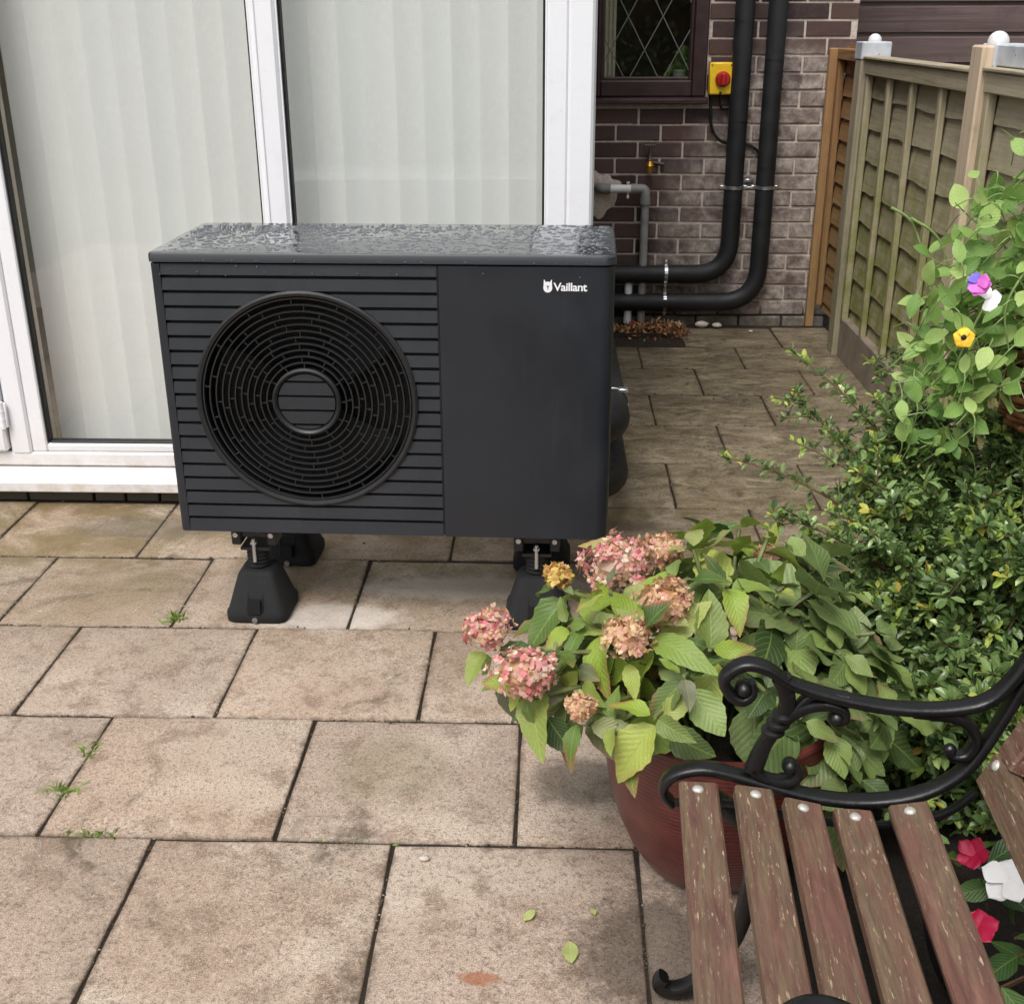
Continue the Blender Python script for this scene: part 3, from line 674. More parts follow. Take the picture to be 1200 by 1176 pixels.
cl.box(.935, .985, YW-.012, YW-.003, .725, .741, .002).tube([(.945, YP, .708), (.975, YP, .708)], .005, 8)
tag(cl.build('pipe_clamp', M['zinc'], None, 40), 'zinc double clamp holding the two upright black pipes', 'pipe clamp')
cl = MB()
for z in (.276, .131):
    cl.tube([(.556, YP, z), (.572, YP, z)], .0495, 24); cl.box(.556, .572, YP-.006, YP+.002, z+.044, z+.07, .002); cl.box(.556, .572, YP-.006, YP+.002, z-.07, z-.044, .002)
cl.tube([(.564, YP-.002, .17), (.564, YP-.002, .24)], .005, 8).tube([(.564, YP, .3), (.564, YW, .33)], .005, 8)
tag(cl.build('pipe_clamp', M['zinc'], None, 40), 'zinc double clamp holding the two level black pipes', 'pipe clamp')
cl = MB().tube([Vector((.188, 3.62, .345)) + Vector((math.cos(a)*.0495, 0, math.sin(a)*.0495)) for a in [i*2*math.pi/24 for i in range(25)]], .0035, 6).box(.205, .235, 3.60, 3.63, .385, .397, .002)
tag(cl.build('cable_tie', M['zinc'], None, 40), 'white tie round the black pipe beside the heat pump', 'cable tie')
wp = tag(empty('waste_pipe', (.44, YP, 0)), 'grey and white plastic waste pipe with elbow below the tap', 'pipe')
def wpp(mb, name, mat, sm_=50): o = mb.build(name, mat, wp, sm_); o.location = (-.44, -YP, 0); return o
wpp(MB().tube(roundpath([(.215, YW+.02, .700), (.215, YP+.005, .700), (.272, YP, .700)], .03), .026, 14), 'wall_socket', M['greyp'])
wpp(MB().tube([(.268, YP, .700), (.385, YP, .700)], .0205, 14), 'white_section', M['whitep'])
wpp(MB().tube([(.372, YP, .700), (.40, YP, .700)], .0255, 14).tube(roundpath([(.398, YP, .700), (.446, YP, .700), (.446, YP, .65)], .035), .0235, 14).tube([(.446, YP, .655), (.446, YP, .625)], .027, 14), 'elbow', M['greyp'])
wpp(MB().tube([(.446, YP, .64), (.446, YP, .02)], .0205, 14), 'downpipe', M['greyp'])
wpp(MB().tube([(.352, YP, .700), (.362, YP, .700)], .026, 14).tube([(.357, YP-.01, .726), (.357, YP-.01, .735)], .008, 8).tube([(.357, YP-.01, .672), (.357, YP-.01, .655)], .006, 8), 'pipe_clip', M['whitep'])
wpp(MB().box(.415, .478, YP-.004, YW-.002, .424, .432, .002), 'bracket', M['cable'])
pipe('waste_pipe', [(.376, YP, .02), (.376, YP, .22), (.376, YW+.02, .26)], .03, .0205, M['whitep'], 'short pale waste pipe standing left of the grey downpipe', 'pipe', 14)
r_ = random.Random(4); n = 40; V = []
for rr, y in ((1.0, -.0045), (.82, -.012), (.4, -.016)):
    for j in range(n):
        a = 2*math.pi*j/n; q = .085*(1+.16*math.sin(3*a+1)+.10*math.sin(7*a)+r_.gauss(0, .04)); dz = -.05*max(-math.sin(a), 0)
        V.append((.225+rr*q*math.cos(a), YW+y+r_.gauss(0, .0012), .690+rr*(q*math.sin(a)+dz)))
mb = MB(); mb.add(V, [(q*n+j, q*n+(j+1) % n, (q+1)*n+(j+1) % n, (q+1)*n+j) for q in range(2) for j in range(n)] + [tuple(range(2*n, 3*n))])
mb.build('mortar_patch', M['mortar'], back, 60)
# isolator switch
iso = tag(empty('isolator_switch', (.787, YW, 1.14)), 'yellow isolator switch box with round red knob beside window', 'switch')
MB().box(-.055, .055, -.022, -.002, .0, .152, .004).build('back_box', M['cable'], iso)
MB().box(-.056, .056, -.066, -.0225, .003, .150, .006).build('cover', M['yellow'], iso, 40)
kb = MB().lathe([(.036, 0), (.036, .012), (.030, .022), (.0, .024)], 24).xform(Matrix.Rotation(R(90), 4, 'X')); kb.v = [(x+.008, y-.066, z+.075) for x, y, z in kb.v]; 
kn = kb.build('knob', M['red'], iso, 40)
MB().box(-.004, .020, -.104, -.089, .047, .103, .005).build('grip', M['red'], kn)
MB().box(-.006, .006, -.070, -.0655, .004, .018, .001).build('latch', M['cable'], iso)
for sx in (-.046, .046): MB().tube([(sx, -.0655, .138), (sx, -.068, .138)], .004, 8).build('screw', M['dullmetal'], iso)
tag(MB().tube(spline([(.748, YW-.03, 1.145), (.750, YW-.03, 1.05), (.762, YW-.025, .985), (.80, YW-.02, .930), (.86, YW-.014, .912), (.93, YW-.014, .912), (.985, YW-.016, .885), (1.02, YW-.018, .84), (1.03, YW-.02, .78)], 8), .0075, 8).build('cable', M['cable'], None, 60), 'black cable drooping from the yellow switch behind the pipes', 'cable')
tag(MB().tube(spline([(.790, YW-.03, 1.145), (.796, YW-.03, 1.09), (.815, YW-.02, 1.075), (.85, YW-.015, 1.08)], 6), .0055, 8).build('cable', M['cable'], None, 60), 'short thin cable from under the yellow switch to the first pipe', 'cable')
tap = tag(empty('outside_tap', (.462, YW, .82)), 'small garden tap with orange yellow connector on brick wall', 'tap')
MB().tube([(0, 0, .035), (0, -.045, .035)], .011, 12).tube(roundpath([(0, -.045, .06), (0, -.045, .03), (0, -.055, .01)], .01), .012, 12).tube([(0, -.045, .05), (0, -.045, .085)], .007, 10).build('tap_body', M['dullmetal'], tap, 50)
MB().box(-.030, .030, -.052, -.038, .082, .090, .003).build('tap_handle', M['dullmetal'], tap)
MB().lathe([(.012, -.045), (.016, -.035), (.018, -.012), (.023, -.010), (.012, .012)], 14, (0, -.055, .0)).build('hose_connector', M['brass'], tap, 40)
MB().tube([(.02, -.004, .0), (.075, -.02, -.008)], .009, 10).build('check_valve', M['dullmetal'], tap, 50)
# drain and leaf litter
tag(MB().box(.26, .60, 5.83, 6.07, -.006, .006).box(.255, .60, 5.815, 5.828, -.006, .02).build('drain_surround', M['joint'], None), 'dark sunken drain at the foot of the waste pipes', 'drain')
def leaf_quad(mb, p, d, nrm, L, Wd, fold=.25):
    d = d.normalized(); s_ = d.cross(nrm).normalized(); nn = s_.cross(d).normalized()
    a = p; b = p + d*L; m1 = p + d*(L*.42); up_ = nn*(Wd*fold)
    mb.add([a, m1 - s_*Wd/2 + up_, m1 - nn*0.0, m1 + s_*Wd/2 + up_, b - nn*(L*.08), p+d*(L*.80)-s_*Wd*.38+up_*.6, p+d*(L*.80)+s_*Wd*.38+up_*.6],
           [(0, 2, 1), (0, 3, 2), (1, 2, 4, 5), (2, 3, 6, 4)])
def rv(z=0.0): return Vector((rnd.gauss(0, 1), rnd.gauss(0, 1), rnd.gauss(0, 1)+z)).normalized()
lm = MB()
for k in range(520):
    x = .30 + .36*rnd.random()**.8; y = 5.86 + rnd.gauss(.06, .055); z = .008 + .035*rnd.random()*math.exp(-((x-.52)/.13)**2-((y-5.92)/.08)**2)
    leaf_quad(lm, Vector((x, y, z)), rv(.1), rv(1.2), rnd.uniform(.022, .05), rnd.uniform(.01, .02), rnd.uniform(-.4, .5))
o = lm.build('leaf_litter', M['deadleaf']); o['kind'] = 'stuff'; tag(o, 'heap of dry leaves and husks at the foot of the brick wall', 'leaf litter')
def pebble(x, y, s_, label, mat=M['stone'], z=0):
    mb = MB().ball((0, 0, s_*.5), s_, 9, 6, (1.25, .9, .62)); r_ = random.Random(int(x*1000)); mb.v = [(a+r_.gauss(0, s_*.08), b+r_.gauss(0, s_*.08), max(c, 0)) for a, b, c in mb.v]
    return tag(mb.build('pebble', mat, None, 70, (x, y, z)), label, 'pebble', 'loose stones on the paving')
pebble(.63, 6.02, .028, 'pale stone against the brick wall nearest the leaf heap'); pebble(.76, 6.03, .03, 'largest of the pale stones at the foot of the brick wall'); pebble(.84, 6.03, .022, 'pale rounded stone at the wall, furthest right of the row')
pebble(1.0, 5.93, .010, 'tiny white stone on the paving below the pipe bend')
pebble(-.240, 1.812, .009, 'small pale pebble on the slab below the hydrangea flowers')

# ------------------------------------------------------------ neighbouring clad building
gar = tag(empty('clad_outbuilding', (2.6, 6.9, 0)), 'brown horizontal board clad outbuilding behind the fence', 'outbuilding')
MB().box(-1.10, 2.6, .02, 2.5, 0, 2.9).build('wall_core', M['black'], gar)
bm_ = MB(); prof = [(-.002, 0), (-.002, .122), (.016, .134), (.016, .152), (.02, .152), (.02, 0)]
n = len(prof); V = [(-1.09, y, z) for y, z in prof] + [(2.6, y, z) for y, z in prof]
bm_.add(V, [tuple(range(n)), tuple(reversed(range(n, 2*n)))] + [(i, i+n, (i+1) % n+n, (i+1) % n) for i in range(n)])
bme = bm_.mesh('cladding_board'); bme.materials.append(M['cladding'])
for k in range(18): link('cladding_board', bme, None, gar, (0, 0, .035+k*.153))
MB().box(-1.14, -1.092, -.02, .06, 0, 2.85, .004).build('corner_trim', M['cladding'], gar)
MB().box(-1.3, 2.7, -.12, 2.6, 2.92, 3.0).build('roof', M['black'], gar)

# ------------------------------------------------------------ fence
FX = 1.375
def fence_run(y0, y1, label, zt=1.315, mats=('fence', 'fence_v'), nb=3, zb=.17, pitch=.132, seed=1, rail_h=.062, wav=1.0):
    r_ = random.Random(seed); f = tag(empty('garden_fence', (FX, y0, 0)), label, 'fence'); L = y1-y0
    n = int((zt-zb)/pitch)+1
    for k in range(n):
        z0 = zt - .02 - (k+1)*pitch; h_ = pitch+.03; V = []; m = 16; ph = r_.uniform(0, 6)
        if z0 < zb-.02: z0 = zb-.02; h_ = max((zt-.02-k*pitch) - z0 + .01, .05)
        for (dx, top) in ((0, 0), (0.008, 0), (.016, 1), (.024, 1)):
            for i in range(m+1):
                y = L*i/m; wz = wav*(.0035*math.sin(ph+i*.7)+.002*math.sin(ph*2+i*2.3)+r_.gauss(0, .0013)); V.append((dx-.004, y, z0+h_ if top else z0+wz))
        q = m+1; F = []
        for i in range(m):
            F += [(i, i+1, q+i+1, q+i), (i, 2*q+i, 2*q+i+1, i+1), (q+i, q+i+1, 3*q+i+1, 3*q+i), (2*q+i, 3*q+i, 3*q+i+1, 2*q+i+1)]
        F += [(0, q, 3*q, 2*q), (m, 2*q+m, 3*q+m, q+m)]
        mb = MB(); mb.add(V, F); mb.build('slat', M[mats[0]], f)
    for k in range(nb):
        y = L*(k+1)/(nb+1)+r_.uniform(-.02, .02); MB().box(-.030, -.006, y-.018, y+.018, zb+.01, zt-.055, .003).build('batten', M[mats[1]], f, None, None, (r_.gauss(0, .006), 0, 0))
    for y in (0.0, L-.04): MB().box(-.034, -.005, y, y+.04, zb, zt-.05, .003).build('edge_batten', M[mats[1]], f)
    MB().box(-.040, .03, .0, L, zt-.058, zt-.058+rail_h, .004).build('top_rail', M[mats[0]], f)
    if wav: MB().box(-.050, .035, -.002, L+.002, zt+.0055, zt+.0175, .003).build('capping', M[mats[0]], f)
    return f
fence_run(4.075, 5.50, 'weathered green grey lap fence panel nearest the brick wall', seed=3)
fence_run(2.17, 3.955, 'weathered grey lap fence panel behind the sweet peas', 1.325, seed=5)
fence_run(.26, 2.05, 'weathered grey lap fence panel behind the garden bench', 1.325, seed=7)
fence_run(5.625, 6.06, 'narrow orange brown fence panel filling the gap to the brick wall', 1.36, ('orange_h', 'orange'), 0, .12, .1, 9, .05, 0.0)
def gravel(y0, y1, label):
    tag(MB().box(FX-.030, FX+.02, y0, y1, -.02, .185, .006).build('gravel_board', M['concrete'], None), label, 'gravel board')
gravel(4.065, 5.51, 'concrete gravel board under the fence panel nearest the brick wall'); gravel(2.16, 3.965, 'concrete gravel board under the fence panel behind the shrub'); gravel(.25, 2.06, 'concrete gravel board under the fence panel behind the bench')
def post(y, label, mat, big=False):
    p = tag(empty('fence_post', (FX, y, 0)), label, 'fence post'); hw = .055
    MB().box(-.055, .055, -hw, hw, -.05, 1.385 if not big else 1.405, .006).build('post_shaft', mat, p)
    if not big:
        MB().box(-.058, .070, -.0575, .064, 1.316, 1.389, .004).build('cap_bracket', M['greypaint'], p)
    else:
        MB().box(-.020, .090, -.0585, .0585, 1.20, 1.4095, .004).box(-.010, .095, -.30, -.0590, 1.345, 1.4085, .004).build('cap_bracket', M['greypaint'], p)
    MB().ball((.008, 0, 1.393 if not big else 1.414), .029 if not big else .033, 16, 10).build('ball_finial', M['whiteball'], p, 60)
post(5.562, 'slim fence post with white ball top next to the brick wall', M['post_old'])
post(4.015, 'pale timber fence post with grey bracket and white ball top', M['post'], True)
post(2.11, 'timber fence post hidden behind the shrub', M['post_old'])
tag(MB().box(FX-.075, FX-.035, 6.05, 6.09, 0, 1.352, .004).build('timber_upright', M['orange'], None), 'orange brown timber upright fixed where fence meets brick wall', 'timber')

# ------------------------------------------------------------ heat pump
HPX, HPY, HPZ = -.961, 2.751, .267
hp = tag(empty('heat_pump', (HPX, HPY, 0), -.0272), 'dark grey air source heat pump with round fan grille on rubber feet', 'heat pump')
PW, PD, PH = 1.1, .432, .691
def hpp(mb, name, mat, sm_=None, parent=None, z=HPZ): return mb.build(name, mat, parent or hp, sm_, None if parent else (0, 0, z))
def arc(cx_, cy_, r_, a0, a1, n=7): return [(cx_+r_*math.cos(R(a0+(a1-a0)*i/n)), cy_+r_*math.sin(R(a0+(a1-a0)*i/n))) for i in range(n+1)]
rc = .032
outl = [(.6875, 0)] + arc(PW-rc, rc, rc, -90, 0) + arc(PW-rc, PD-rc, rc, 0, 90) + arc(rc, PD-rc, rc, 90, 180) + arc(.012, .012, .012, 180, 270, 4) + [(.0238, 0)]
def offset_in(o, d):
    out = []; m = len(o)
    for i in range(m):
        a = Vector(o[max(i-1, 0)]); b = Vector(o[min(i+1, m-1)]); t_ = (b-a).normalized(); out.append((o[i][0]-t_.y*d, o[i][1]+t_.x*d))
    return out
inn = offset_in(outl, .004); m = len(outl); mb = MB(); V = [(x, y, z) for z in (0, PH-.002) for x, y in outl] + [(x, y, z) for z in (0, PH-.002) for x, y in inn]; F = []
for i in range(m-1): F += [(i, i+1, m+i+1, m+i), (2*m+i, 3*m+i, 3*m+i+1, 2*m+i+1), (i, 2*m+i, 2*m+i+1, i+1), (m+i, m+i+1, 3*m+i+1, 3*m+i)]
F += [(0, m, 3*m, 2*m), (m-1, 3*m-1, 4*m-1, 2*m-1)]; mb.add(V, F)
casing = hpp(mb, 'casing', M['pump'], 35)
hpp(MB().box(.03, PW-.03, .03, PD-.03, .004, .010), 'base_tray', M['black'])
CX_, CZ_, CR = .354, .353, .2755
def ring_pts(x0, x1, z0, z1, n=48):
    ci, re = [], []
    for j in range(n):
        a = 2*math.pi*j/n; c, s_ = math.cos(a), math.sin(a); ci.append((CX_+(CR-.004)*c, CZ_+(CR-.004)*s_))
        t_ = min(((x1-CX_)/c) if c > 1e-9 else 1e9, ((x0-CX_)/c) if c < -1e-9 else 1e9, ((z1-CZ_)/s_) if s_ > 1e-9 else 1e9, ((z0-CZ_)/s_) if s_ < -1e-9 else 1e9); re.append((CX_+t_*c, CZ_+t_*s_))
    return ci, re
ci, re = ring_pts(.024, .6870, .002, .688, 96); n = 96
mb = MB(); mb.add([(x, .0125, z) for x, z in ci] + [(x, .0125, z) for x, z in re], [(j, (j+1) % n, n+(j+1) % n, n+j) for j in range(n)]); hpp(mb, 'louvre_backing', M['black'])
mb = MB(); mb.add([(x, .0125, z) for x, z in ci] + [(x, .13, z) for x, z in ci] , [(j, n+j, n+(j+1) % n, (j+1) % n) for j in range(n)] + [tuple(range(n, 2*n))]); hpp(mb, 'fan_duct', M['black'], 40)
edges = [.6885] + [.659-.0365*i for i in range(18)] + [-.004]
def slat_poly(za, zb, xa, xb, mode):
    zs = [za+(zb-za)*i/4 for i in range(5)]
    def hx_(z, rr): q = rr*rr-(z-CZ_)**2; return math.sqrt(q) if q > 0 else 0
    if mode == 'L': return [(xa, za)] + [(CX_-hx_(z, CR-.002), z) for z in zs] + [(xa, zb)]
    if mode == 'R': return [(CX_+hx_(z, CR-.002), z) for z in zs] + [(xb, zb), (xb, za)]
    if mode == 'H': return [(CX_-hx_(z, .0705), z) for z in reversed(zs)] + [(CX_+hx_(z, .0705), z) for z in zs]
for i in range(19):
    zb = edges[i]-.0042 if i else .6885; za = edges[i+1]+.0042
    if za > CZ_+CR-.003 or zb < CZ_-CR+.003: polys = [[(.0245, za), (.6825, za), (.6825, zb), (.0245, zb)]]
    else: polys = [slat_poly(za, zb, .0245, .6825, 'L'), slat_poly(za, zb, .0245, .6825, 'R')]
    for p in polys:
        mb = MB().prism_y(p, .0, .012); mb.v = [(x, y+(.0035*(z-za)/max(zb-za, 1e-4) if y < .006 else 0), z) for x, y, z in mb.v]
        hpp(mb, 'louvre_slat', M['pump_slat'])
mb = MB().box(.6832, .6866, .001, .012, .003, .688); hpp(mb, 'panel_seam', M['black'])
mb = MB()
def ring(mb, r_, wd, y0, y1, n=72):
    k = len(mb.v); V = []
    for rr, y in ((r_-wd, y0), (r_+wd, y0), (r_+wd, y1), (r_-wd, y1)):
        for j in range(n): a = 2*math.pi*j/n; V.append((CX_+rr*math.cos(a), y, CZ_+rr*math.sin(a)))
    mb.add(V, [(q*n+j, q*n+(j+1) % n, ((q+1) % 4)*n+(j+1) % n, ((q+1) % 4)*n+j) for q in range(4) for j in range(n)])
grille = hpp(MB(), 'fan_grille', M['grille']) if False else None
mb = MB()
V = []; n = 72; prof = [(CR-.0005, .012), (CR-.0005, -.003), (CR-.006, -.006), (CR-.013, -.0035), (CR-.0165, .004), (CR-.0165, .02)]
for rr, y in prof:
    for j in range(n): a = 2*math.pi*j/n; V.append((CX_+rr*math.cos(a), y, CZ_+rr*math.sin(a)))
mb.add(V, [(q*n+j, q*n+(j+1) % n, (q+1)*n+(j+1) % n, (q+1)*n+j) for q in range(len(prof)-1) for j in range(n)])
rim = hpp(mb, 'grille_rim', M['rimmat'], 40)
GAP = .0158; radii = [.083 + GAP*k for k in range(1, 12)]
for rr in radii:
    mb = MB(); ring(mb, rr, .0016, -.001, .012, 72); hpp(mb, 'grille_ring', M['grille'], 40)
mb = MB(); allr = [.083] + radii + [CR-.016]
for k in range(len(allr)-1):
    ra, rb = allr[k], allr[k+1]; cnt = 12 if k < 4 else 14; ph = k*.37 + (.2 if k % 3 else 0)
    for j in range(cnt):
        a = ph + 2*math.pi*j/cnt; c, s_ = math.cos(a), math.sin(a); q = .0013; V = []
        for y in (.002, .010):
            for rr, t_ in ((ra, -q), (rb, -q), (rb, q), (ra, q)): V.append((CX_+rr*c-t_*s_, y, CZ_+rr*s_+t_*c))
        mb.add(V, [(3, 2, 1, 0), (4, 5, 6, 7), (0, 1, 5, 4), (1, 2, 6, 5), (2, 3, 7, 6), (3, 0, 4, 7)])
o = hpp(mb, 'grille_spokes', M['grille']); o['kind'] = 'stuff'
mb = MB(); V = []; n = 48
for rr, y in ((.085, .012), (.085, -.003), (.080, -.006), (.075, -.003), (.072, .004), (.072, .012)):
    for j in range(n): a = 2*math.pi*j/n; V.append((CX_+rr*math.cos(a), y, CZ_+rr*math.sin(a)))
mb.add(V, [(q*n+j, q*n+(j+1) % n, (q+1)*n+(j+1) % n, (q+1)*n+j) for q in range(5) for j in range(n)])
hub = hpp(mb, 'grille_hub', M['rimmat'], 40)
for i in range(18):
    zb = edges[i]-.003; za = edges[i+1]+.003
    za2, zb2 = max(za, CZ_-.070), min(zb, CZ_+.070)
    if zb2-za2 > .006: MB().prism_y(slat_poly(za2, zb2, 0, 0, 'H'), .0, .010).build('hub_slat', M['pump_slat'], hub)
MB().prism_y([(CX_+.073*math.cos(2*math.pi*j/32), CZ_+.073*math.sin(2*math.pi*j/32)) for j in range(32)], .0105, .013).build('hub_backing', M['black'], hub)
fan = MB(); fan.prism_y([(CX_+.07*math.cos(2*math.pi*j/24), CZ_+.07*math.sin(2*math.pi*j/24)) for j in range(24)], .07, .11)
fan = hpp(fan, 'fan', M['black'], 40)
for b_ in range(3):
    V = []; 
    for i in range(7):
        rr = .065+.18*i/6
        for j in range(5): a = b_*2*math.pi/3 + .35 + j*.26 + i*.03; V.append((CX_+rr*math.cos(a), .062+.011*j, CZ_+rr*math.sin(a)))
    mb = MB(); mb.add(V, [(i*5+j, i*5+j+1, i*5+j+6, i*5+j+5) for i in range(6) for j in range(4)]); mb.build('fan_blade', M['black'], fan, 60)
# lid, wet with rain
def rrect(x0, x1, y0, y1, r_, n=6): return arc(x1-r_, y0+r_, r_, -90, 0, n)+arc(x1-r_, y1-r_, r_, 0, 90, n)+arc(x0+r_, y1-r_, r_, 90, 180, n)+arc(x0+r_, y0+r_, r_, 180, 270, n)
def rrect2(x0, x1, y0, y1, rl, rr_, n=6): return arc(x1-rr_, y0+rr_, rr_, -90, 0, n)+arc(x1-rr_, y1-rr_, rr_, 0, 90, n)+arc(x0+rl, y1-rl, rl, 90, 180, n)+arc(x0+rl, y0+rl, rl, 180, 270, n)
mb = MB(); V = []; lv = [(.6925, .002), (.6935, -.003), (.7105, -.003), (.7150, -.0005), (.7165, .004)]; n = 28
for z, i in lv: V += [(x, y, z) for x, y in rrect2(i, PW-i, i, PD-i, .014, .034)]
mb.add(V, [(q*n+j, q*n+(j+1) % n, (q+1)*n+(j+1) % n, (q+1)*n+j) for q in range(4) for j in range(n)] + [tuple(reversed(range(n))), tuple(range(4*n, 5*n))])
lid = hpp(mb, 'lid', M['lid'], 35)
mb = MB()
for k in range(1500):
    x, y = rnd.uniform(.012, PW-.012), rnd.uniform(.012, PD-.012); r_ = min(.0022+rnd.expovariate(1/.0026), .013); sx = rnd.uniform(.7, 1.7); sy = rnd.uniform(.6, 1.2); a0 = rnd.uniform(0, 3); hh = min(r_*.42, .0024); V = []; q = 9
    wob = [1+rnd.uniform(-.22, .22) for _ in range(q)]
    for rr, z in ((1, 0), (.82, .62), (.45, .95)):
        for j in range(q):
            a = 2*math.pi*j/q; dx, dy = r_*rr*wob[j]*sx*math.cos(a), r_*rr*wob[j]*sy*math.sin(a); V.append((x+dx*math.cos(a0)-dy*math.sin(a0), y+dx*math.sin(a0)+dy*math.cos(a0), .7163+hh*z))
    if any(not (.004 < vx < PW-.004 and .004 < vy < PD-.004) for vx, vy, _ in V): continue
    mb.add(V, [(b_*q+j, b_*q+(j+1) % q, (b_+1)*q+(j+1) % q, (b_+1)*q+j) for b_ in range(2) for j in range(q)] + [tuple(range(2*q, 3*q))])
o = mb.build('rain_drops', M['drop'], lid, 60); o['kind'] = 'stuff'
mb = MB()
for k in range(70):
    x = rnd.uniform(.02, PW-.05); mb.ball((x, -.0035 if rnd.random() < .6 else -.001, .6975 if rnd.random() < .75 else rnd.uniform(.66, .69)), rnd.uniform(.0012, .0026), 7, 5)
o = mb.build('edge_drops', M['drop'], lid, 60); o['kind'] = 'stuff'
# badge
cu = bpy.data.curves.new('badge_text', 'FONT'); cu.body = 'Vaillant'; cu.size = .0262; cu.extrude = .0004; cu.offset = .00045; cu.space_character = .93
to = bpy.data.objects.new('tmp', cu); C.objects.link(to); bpy.context.view_layer.update()
me = bpy.data.meshes.new_from_object(to.evaluated_get(bpy.context.evaluated_depsgraph_get())); bpy.data.objects.remove(to); me.materials.clear()
xs = [v.co.x for v in me.vertices]; kx = .0785/(max(xs)-min(xs)); mnx = min(xs)
for v in me.vertices: x, y, z = v.co; v.co = (.9570+(x-mnx)*kx, -.0006-z, .6335+y*1.02)
o = link('badge_lettering', me, M['logo'], hp, (0, 0, HPZ))
mb = MB(); ex, ez = .9438, .6420
mb.prism_y([(ex+.0104*math.cos(a)*(1-.10*math.sin(a)), ez+.0128*math.sin(a)) for a in [2*math.pi*j/28 for j in range(28)]], -.0010, -.0002)
for s_ in (-1, 1): mb.prism_y([(ex+s_*.0098, ez+.002), (ex+s_*.0094, ez+.0172), (ex+s_*.0080, ez+.0172), (ex+s_*.0045, ez+.0105), (ex+s_*.0045, ez+.002)], -.0012, -.00025)
em = hpp(mb, 'badge_emblem', M['logo'])
mb = MB(); mb.prism_y([(ex-.0034, ez+.0040), (ex, ez+.0026), (ex+.0034, ez+.0040), (ex+.0010, ez-.0002), (ex+.0004, ez-.0060), (ex-.0004, ez-.0060), (ex-.0010, ez-.0002)], -.0016, -.00125)
mb.build('emblem_figure', M['pump'], em)
# rubber feet
def foot(lx, ly, rear=False):
    V = []; lv = [(.080, 0), (.083, .005), (.083, .026), (.077, .036), (.050, .124), (.044, .132), (.030, .135)]; n = 48
    for hw, z in lv:
        for j in range(n):
            a = 2*math.pi*j/n; c, s_ = math.cos(a), math.sin(a); e = 7.0; q = (abs(c)**e+abs(s_)**e)**(-1/e); V.append((lx+hw*q*c, ly+hw*q*s_, z))
    mb = MB(); mb.add(V, [(q*n+j, q*n+(j+1) % n, (q+1)*n+(j+1) % n, (q+1)*n+j) for q in range(len(lv)-1) for j in range(n)] + [tuple(reversed(range(n))), tuple(range((len(lv)-1)*n, len(lv)*n))])
    f = mb.build('rubber_foot', M['rubber'], hp, 50)
    mb = MB(); V = []                                     # moulded pocket on the front of the foot
    mb.box(lx-.023, lx-.017, ly-.082, ly-.045, .034, .108, .002).box(lx+.017, lx+.023, ly-.082, ly-.045, .034, .112, .002)
    mb.v = [(x, y + max(z-.040, 0)*.42 if y < ly-.06 else y, z) for x, y, z in mb.v]; mb.build('pocket_rib', M['rubber'], f)
    MB().prism_y([(lx-.017, .030), (lx+.017, .030), (lx+.017, .066), (lx-.017, .066)], ly-.0865, ly-.055).build('pocket_floor', M['black'], f)
    mb = MB()
    for k in range(5): mb.lathe([(.026, .136+k*.011), (.030, .140+k*.011), (.030, .143+k*.011), (.026, .147+k*.011)], 20, (lx, ly, 0))
    mb.build('threaded_collar', M['rubber'], f, 40)
    MB().lathe([(.005, .16), (.005, .212), (.009, .212), (.009, .219), (.005, .219), (.005, .226)], 12, (lx, ly-.034, 0)).build('stud', M['zinc'], f, 40)
    MB().box(lx-.038, lx+.038, ly-.028, ly+.05, .190, .198).box(lx-.060, lx-.034, ly-.03, ly+.03, .205, HPZ+.004, .003).box(lx+.034, lx+.060, ly-.03, ly+.03, .205, HPZ+.004, .003).box(lx-.05, lx+.05, ly-.02, ly+.04, .225, HPZ+.002).build('mount_bracket', M['grille'], f)
    for sx in (-.047, .047): MB().tube([(lx+sx, ly-.030, .236), (lx+sx, ly-.036, .236)], .007, 8).build('bracket_bolt', M['zinc'], f)
    MB().tube([(lx+.0, ly-.083, .012), (lx, ly-.089, .012)], .008, 8).build('foot_bolt', M['zinc'], f)
for lx, ly in ((.172, .082), (.918, .082), (.172, .435), (.918, .435)): foot(lx, ly)
o = MB().tube([(.56, .23, .262), (.56, .23, .218)], .03, 16).box(.47, .66, .17, .30, .235, .268, .006).build('drain_connector', M['grille'], hp, 40)
MB().tube(spline([(.56, .23, .225), (.62, .22, .205), (.74, .24, .215), (.86, .28, .235), (.95, .34, .25)], 6), .008, 8).build('drain_hose', M['cable'], hp, 60)
MB().box(.10, .24, .06, .46, HPZ-.012, HPZ+.003).box(.85, .99, .06, .46, HPZ-.012, HPZ+.003).build('mount_rail', M['grille'], hp)

